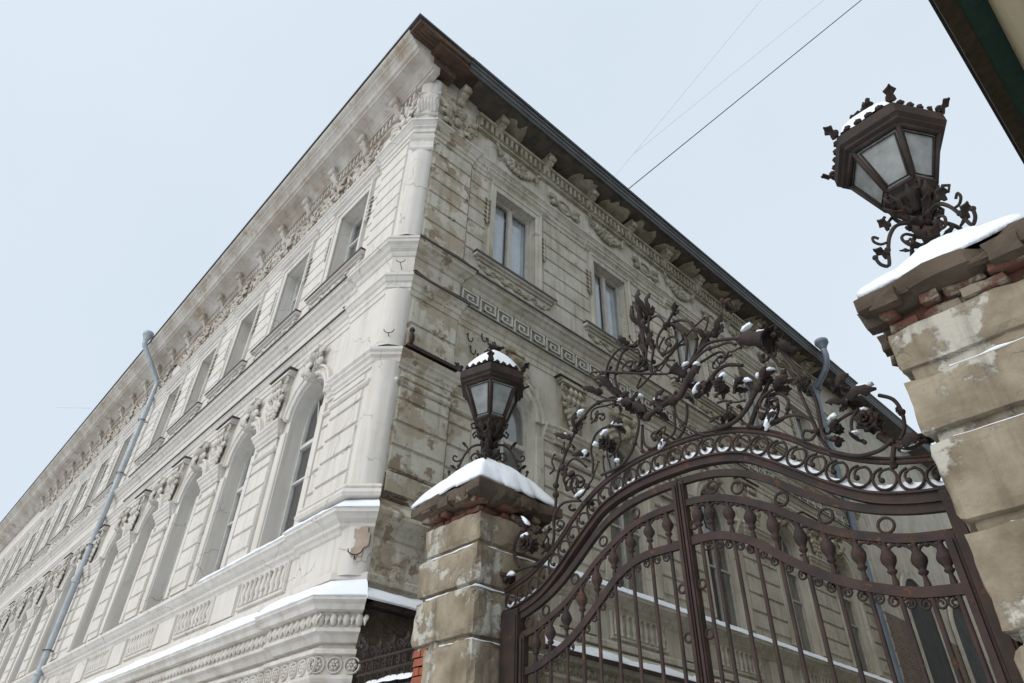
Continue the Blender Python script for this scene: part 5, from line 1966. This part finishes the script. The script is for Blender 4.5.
def baluster(mb, x, z0, z1, ry=0):
    """cast knob on a bar between the two rails"""
    h = z1 - z0
    pr_ = [(.0125, 0), (.02, .03), (.0125, .07), (.0125, h * .30), (.022, h * .33), (.03, h * .37), (.020, h * .42), (.026, h * .47), (.044, h * .58), (.046, h * .66), (.034, h * .76), (.020, h * .86), (.017, h * .95), (.024, h * .98), (.0125, h)]
    mb.lathe([(r, z0 + q) for r, q in pr_], (x, GY, 0), 8)


def gate_leaf(x0, x1, bars, stiles, label, side):
    root = empty('gate_leaf', label, 'gate leaf', (x0 if side < 0 else x1, GY, 0), 'wrought iron gate leaves')
    def cut(pts): return [p for p in pts if x0 - .001 <= p[0] <= x1 + .001]
    def ext(f):
        n = 40
        return [(x0 + (x1 - x0) * k / n, f(x0 + (x1 - x0) * k / n)) for k in range(n + 1)]
    mb = MB()
    band(mb, ext(fA), .052, -.022, .018)
    mb.build('top_rail', IRON, root)
    mb = MB()
    band(mb, ext(f1), .040, -.018, .018)
    mb.tube([(x, GY, z + .022) for x, z in ext(f1)], .017, 6)
    mb.build('knob_rail', REDIRON, root)
    mb = MB()
    band(mb, ext(f2), .058, -.016, .016)
    mb.build('scroll_rail', REDIRON, root)
    mb = MB()
    mb.box((x0, GY - .02, .10), (x1, GY + .02, .18))
    mb.box((x0, GY - .02, .95), (x1, GY + .02, 1.01))
    mb.box((x0, GY - .006, .18), (x1, GY + .006, .95))
    mb.build('kick_plate', REDIRON, root)
    for x, hw_, top in stiles:
        mb = MB()
        zt_ = fA(x) if top else f1(x)
        mb.box((x - hw_, GY - .03, .08), (x + hw_, GY + .03, zt_))
        mb.box((x - hw_ * .45, GY - .045, .08), (x + hw_ * .45, GY - .03, zt_ - .03))
        mb.build('stile', REDIRON, root)
    for x in bars:
        mb = MB()
        mb.tube([(x, GY, .98), (x, GY, f2(x))], .0145, 8)
        baluster(mb, x, f2(x) + .01, f1(x) - .02)
        mb.build('bar', REDIRON, root)
    xs = sorted(bars)
    # small arches under the knob rail
    mb = MB()
    for a, b in zip(xs, xs[1:]):
        if b - a > .3: continue
        m_ = (a + b) / 2
        rr_ = (b - a) / 2 - .012
        sl = (f1(b) - f1(a)) / (b - a)
        pts = [(m_ + rr_ * cos(q), f1(m_) + sl * rr_ * cos(q) - .075 + .05 * sin(q)) for q in [pi * k / 10 for k in range(11)]]
        mb.tube([(u, GY, v) for u, v in pts], .011, 5)
        mb.ball((m_, GY, f1(m_) - .03), .018, None, 6, 4)
    mb.build('arcading', REDIRON, root)
    # pairs of C-scrolls under the scroll rail
    for a, b in zip(xs, xs[1:]):
        if b - a > .3: continue
        mb = MB()
        for sg, xx in ((1, a), (-1, b)):
            cu = xx + sg * (b - a) * .25
            z = f2(cu) - .062
            sp = spiral(cu, z, .034, .009, pi / 2 + sg * pi / 2 * .0 + (pi if sg > 0 else 0) * 0, -sg * 1.35, 14)
            mb.tube([(u, GY, v) for u, v in sp], .0075, 5)
            mb.tube([(u, GY, v) for u, v in smooth_path([(xx + sg * .014, f2(xx) - .05), (cu, z + .034)], 2)], .0075, 5)
        mb.build('scroll', IRON, root)
    return root


def ring(x, z, r, parent):
    mb = MB()
    mb.tube([(x + r * cos(q), GY, z + r * sin(q)) for q in [2 * pi * k / 16 for k in range(16)]], .0095, 6, closed=True)
    mb.build('ring', REDIRON, parent)


LB = [3.485, 3.656, 3.842, 4.02, 4.19, 4.378, 4.562, 4.750, 4.930]
RB_ = [5.205, 5.305, 5.460, 5.613, 5.765, 5.930, 6.087, 6.255, 6.412, 6.570, 6.70]
GL = gate_leaf(3.305, 5.075, LB, [(3.335, .028, False), (5.050, .024, True)], 'left gate leaf meeting the centre post, curved rails rising to the middle', -1)
GR = gate_leaf(5.085, 6.795, RB_, [(5.106, .020, True), (6.765, .028, False)], 'right gate leaf hung at the right-hand pier, curved rails falling to the right', 1)
for x in (3.40, 3.603, 3.95, 4.28, 4.634):
    ring(x, (fA(x) + f1(x)) / 2 - .005, .040, GL)
for x in (5.36, 5.56, 5.864, 6.126, 6.457):
    ring(x, (fA(x) + f1(x)) / 2 - .005, .046, GR)
for z in (3.405, 3.09, 2.76, 2.43, 2.1, 1.77):
    ring(4.988, z, .030, GL)
for z in (3.52, 3.41, 3.09, 2.76, 2.43, 2.1, 1.77):
    ring(5.158, z, .030, GR)

# snow caught on the ironwork
def drift(mb, x, y, z, L_, D_, H_, ang, seed):
    n, m_ = 12, 6
    a0 = radians(ang)
    vs, fs = [], []
    for i in range(m_ + 1):
        t = -pi / 2 + pi * i / m_
        for k in range(n):
            q = 2 * pi * k / n
            p = Vector((cos(t) * cos(q), cos(t) * sin(q), sin(t)))
            f = 1 + .55 * noise.noise(p * 1.3 + Vector((seed, 0, 0))) + .22 * noise.noise(p * 3 + Vector((0, seed, 0)))
            u, w, h = p.x * L_ * f, p.y * D_ * f, p.z * H_ * f * (1 if p.z > 0 else .45)
            vs.append((x + u * cos(a0), y + w, z + h + u * sin(a0)))
    for i in range(m_):
        for k in range(n):
            k2 = (k + 1) % n
            fs.append((i * n + k, i * n + k2, (i + 1) * n + k2, (i + 1) * n + k))
    mb.add(vs, fs, True)


mb = MB()
for k, (x, z, r, ang) in enumerate(CLUMPS):
    drift(mb, x, GY - .03, z, r * .66 + .010, .030, r * .26 + .014, ang, k * 3.7)
# a loose ridge lying on top of the beam, behind the ring scrolls
rows, rid = [], resample(BEAM, 240)
for k, (x, z, a) in enumerate(rid):
    h = .050 + .045 * max(-.35, noise.noise(Vector((x * 3.1, 0, 3))) * .9 + .35 + .4 * noise.noise(Vector((x * 14, 2, 3))))
    h *= max(.25, cos(a) ** 2)
    tx, tz = -sin(a), cos(a)
    pr_ = [(.011, .030), (.013, .036 + h * .6), (.018, .038 + h * .9), (.026, .038 + h), (.036, .036 + h * .7), (.043, .030)]
    rows.append([(x + tx * q, GY + w, z + tz * q) for w, q in pr_])
m = len(rows[0])
mb.add([p for r in rows for p in r], [(i * m + k, (i + 1) * m + k, (i + 1) * m + k + 1, i * m + k + 1) for i in range(len(rows) - 1) for k in range(m - 1)], True)
o = mb.build('snow', SNOW)
tag(o, 'white snow clumps caught on the iron scrolls and along the arch beam', 'snow', kind='stuff')

# ------------------------------------------------------------------ low iron railing between building and pier
SG = empty('side_railing', 'dark scrolled iron railing between the building corner and the left pier', 'railing', (1.2, .1, 0))
SY = .06
mb = MB()
for z in (3.20, 3.06):
    mb.tube([(.50, SY, z), (2.16, SY, z)], .018, 6)
mb.build('rail', IRON, SG)
for k in range(13):
    mb = MB()
    x = .55 + k * .125
    mb.tube([(x, SY, .3), (x, SY, 3.20)], .010, 6)
    mb.build('bar', IRON, SG)
for k in range(6):
    mb = MB()
    x = .68 + k * .265
    for sg in (-1, 1):
        sp = spiral(x + sg * .075, 3.29, .055, .013, -pi / 2, sg * 1.4, 14)
        mb.tube([(u, SY, v) for u, v in sp], .011, 5)
        sp = spiral(x + sg * .07, 3.13, .045, .012, pi / 2, -sg * 1.3, 12)
        mb.tube([(u, SY, v) for u, v in sp], .009, 5)
    mb.leaf((x, SY, 3.23), (x, SY - .02, 3.38), .06, (0, -1, 0), .4, 2, .012)
    mb.build('scroll', IRON, SG)
# wicket roof sheet under snow between pier and building
mb = MB()
mb.box((.55, .02, 2.86), (2.1, .5, 2.88))
tag(mb.build('wicket_canopy', REDIRON), 'low sheet-iron canopy below the scrolled railing', 'canopy')
sn = MB()
G1, G2 = 24, 8
vs = []
for i in range(G1 + 1):
    for j in range(G2 + 1):
        x, y = .53 + 1.57 * i / G1, .0 + .52 * j / G2
        e = min(1, 6 * min(i / G1, 1 - i / G1, j / G2 + .02, 1 - j / G2 + .02))
        vs.append((x, y, 2.882 + .11 * max(0, e) ** .5 + .02 * fbm(x, y, 1, 3)))
sn.add(vs, [(i * (G2 + 1) + j, (i + 1) * (G2 + 1) + j, (i + 1) * (G2 + 1) + j + 1, i * (G2 + 1) + j + 1) for i in range(G1) for j in range(G2)], True)
tag(sn.build('snow', SNOW), 'snow lying on the low canopy beside the left pier', 'snow')

# ------------------------------------------------------------------ neighbouring house with the green eave, upper right
NB = empty('neighbour_house', 'green painted eave of the neighbouring house in the top right corner', 'building', (9.5, 8, 0))
mb = MB()
mb.box((8.95, 2.0, 0), (16, 34, 12.9))  # wall height raised to shade the courtyard facade
mb.build('wall', NEIGH, NB)
mb = MB()
mb.box((8.49, 1.2, 12.99), (9.5, 34.5, 13.03))
mb.build('eave_soffit', GREENMETAL, NB)
mb = MB()
mb.box((8.35, 1.15, 12.98), (8.49, 34.5, 13.20))
mb.box((8.49, 1.15, 12.975), (8.61, 34.5, 12.989))
mb.build('eave_board', BROWNTRIM, NB)
mb = MB()
mb.add([(8.30, 1.1, 13.205), (16.5, 1.1, 16), (16.5, 34.6, 16), (8.30, 34.6, 13.205), (8.30, 1.1, 13.24), (16.5, 1.1, 16.04), (16.5, 34.6, 16.04), (8.30, 34.6, 13.24)],
       [(0, 1, 2, 3), (4, 5, 6, 7), (0, 1, 5, 4), (1, 2, 6, 5), (2, 3, 7, 6), (3, 0, 4, 7)])
mb.build('roof', METAL, NB)

# ------------------------------------------------------------------ overhead cables
def cable(p, q, sag, r, m, label):
    P, Q = Vector(p), Vector(q)
    mb = MB()
    n = 30
    mb.tube([tuple(P.lerp(Q, k / n) - Vector((0, 0, sag * 4 * (k / n) * (1 - k / n)))) for k in range(n + 1)], r, 6)
    tag(mb.build('overhead_cable', m), label, 'cable', 'overhead cables')


def ray_pt(d, t): return (7.7864 + d[0] * t, -4.2435 + d[1] * t, 1.6 + d[2] * t)


cable((.66, 6.27, 16.30), (7.86, 9.70, 22.0), .0, .014, CABLE, 'dark taut cable running from the eave up to the top edge of the sky')
cable((-3.2, 9.8, 22.0), (5.6, 10.5, 27.5), .0, .0045, PALECABLE, 'faint pale cable, the left one of two high above the eave')
cable((-1.0, 9.4, 22.3), (6.5, 11.5, 26.0), .0, .0045, PALECABLE, 'faint pale cable, the right one of two high above the eave')
cable((-47.6, -.64, 27.0), (-42.0, .9, 25.2), .0, .009, PALECABLE, 'thin far wire at the left edge of the sky')
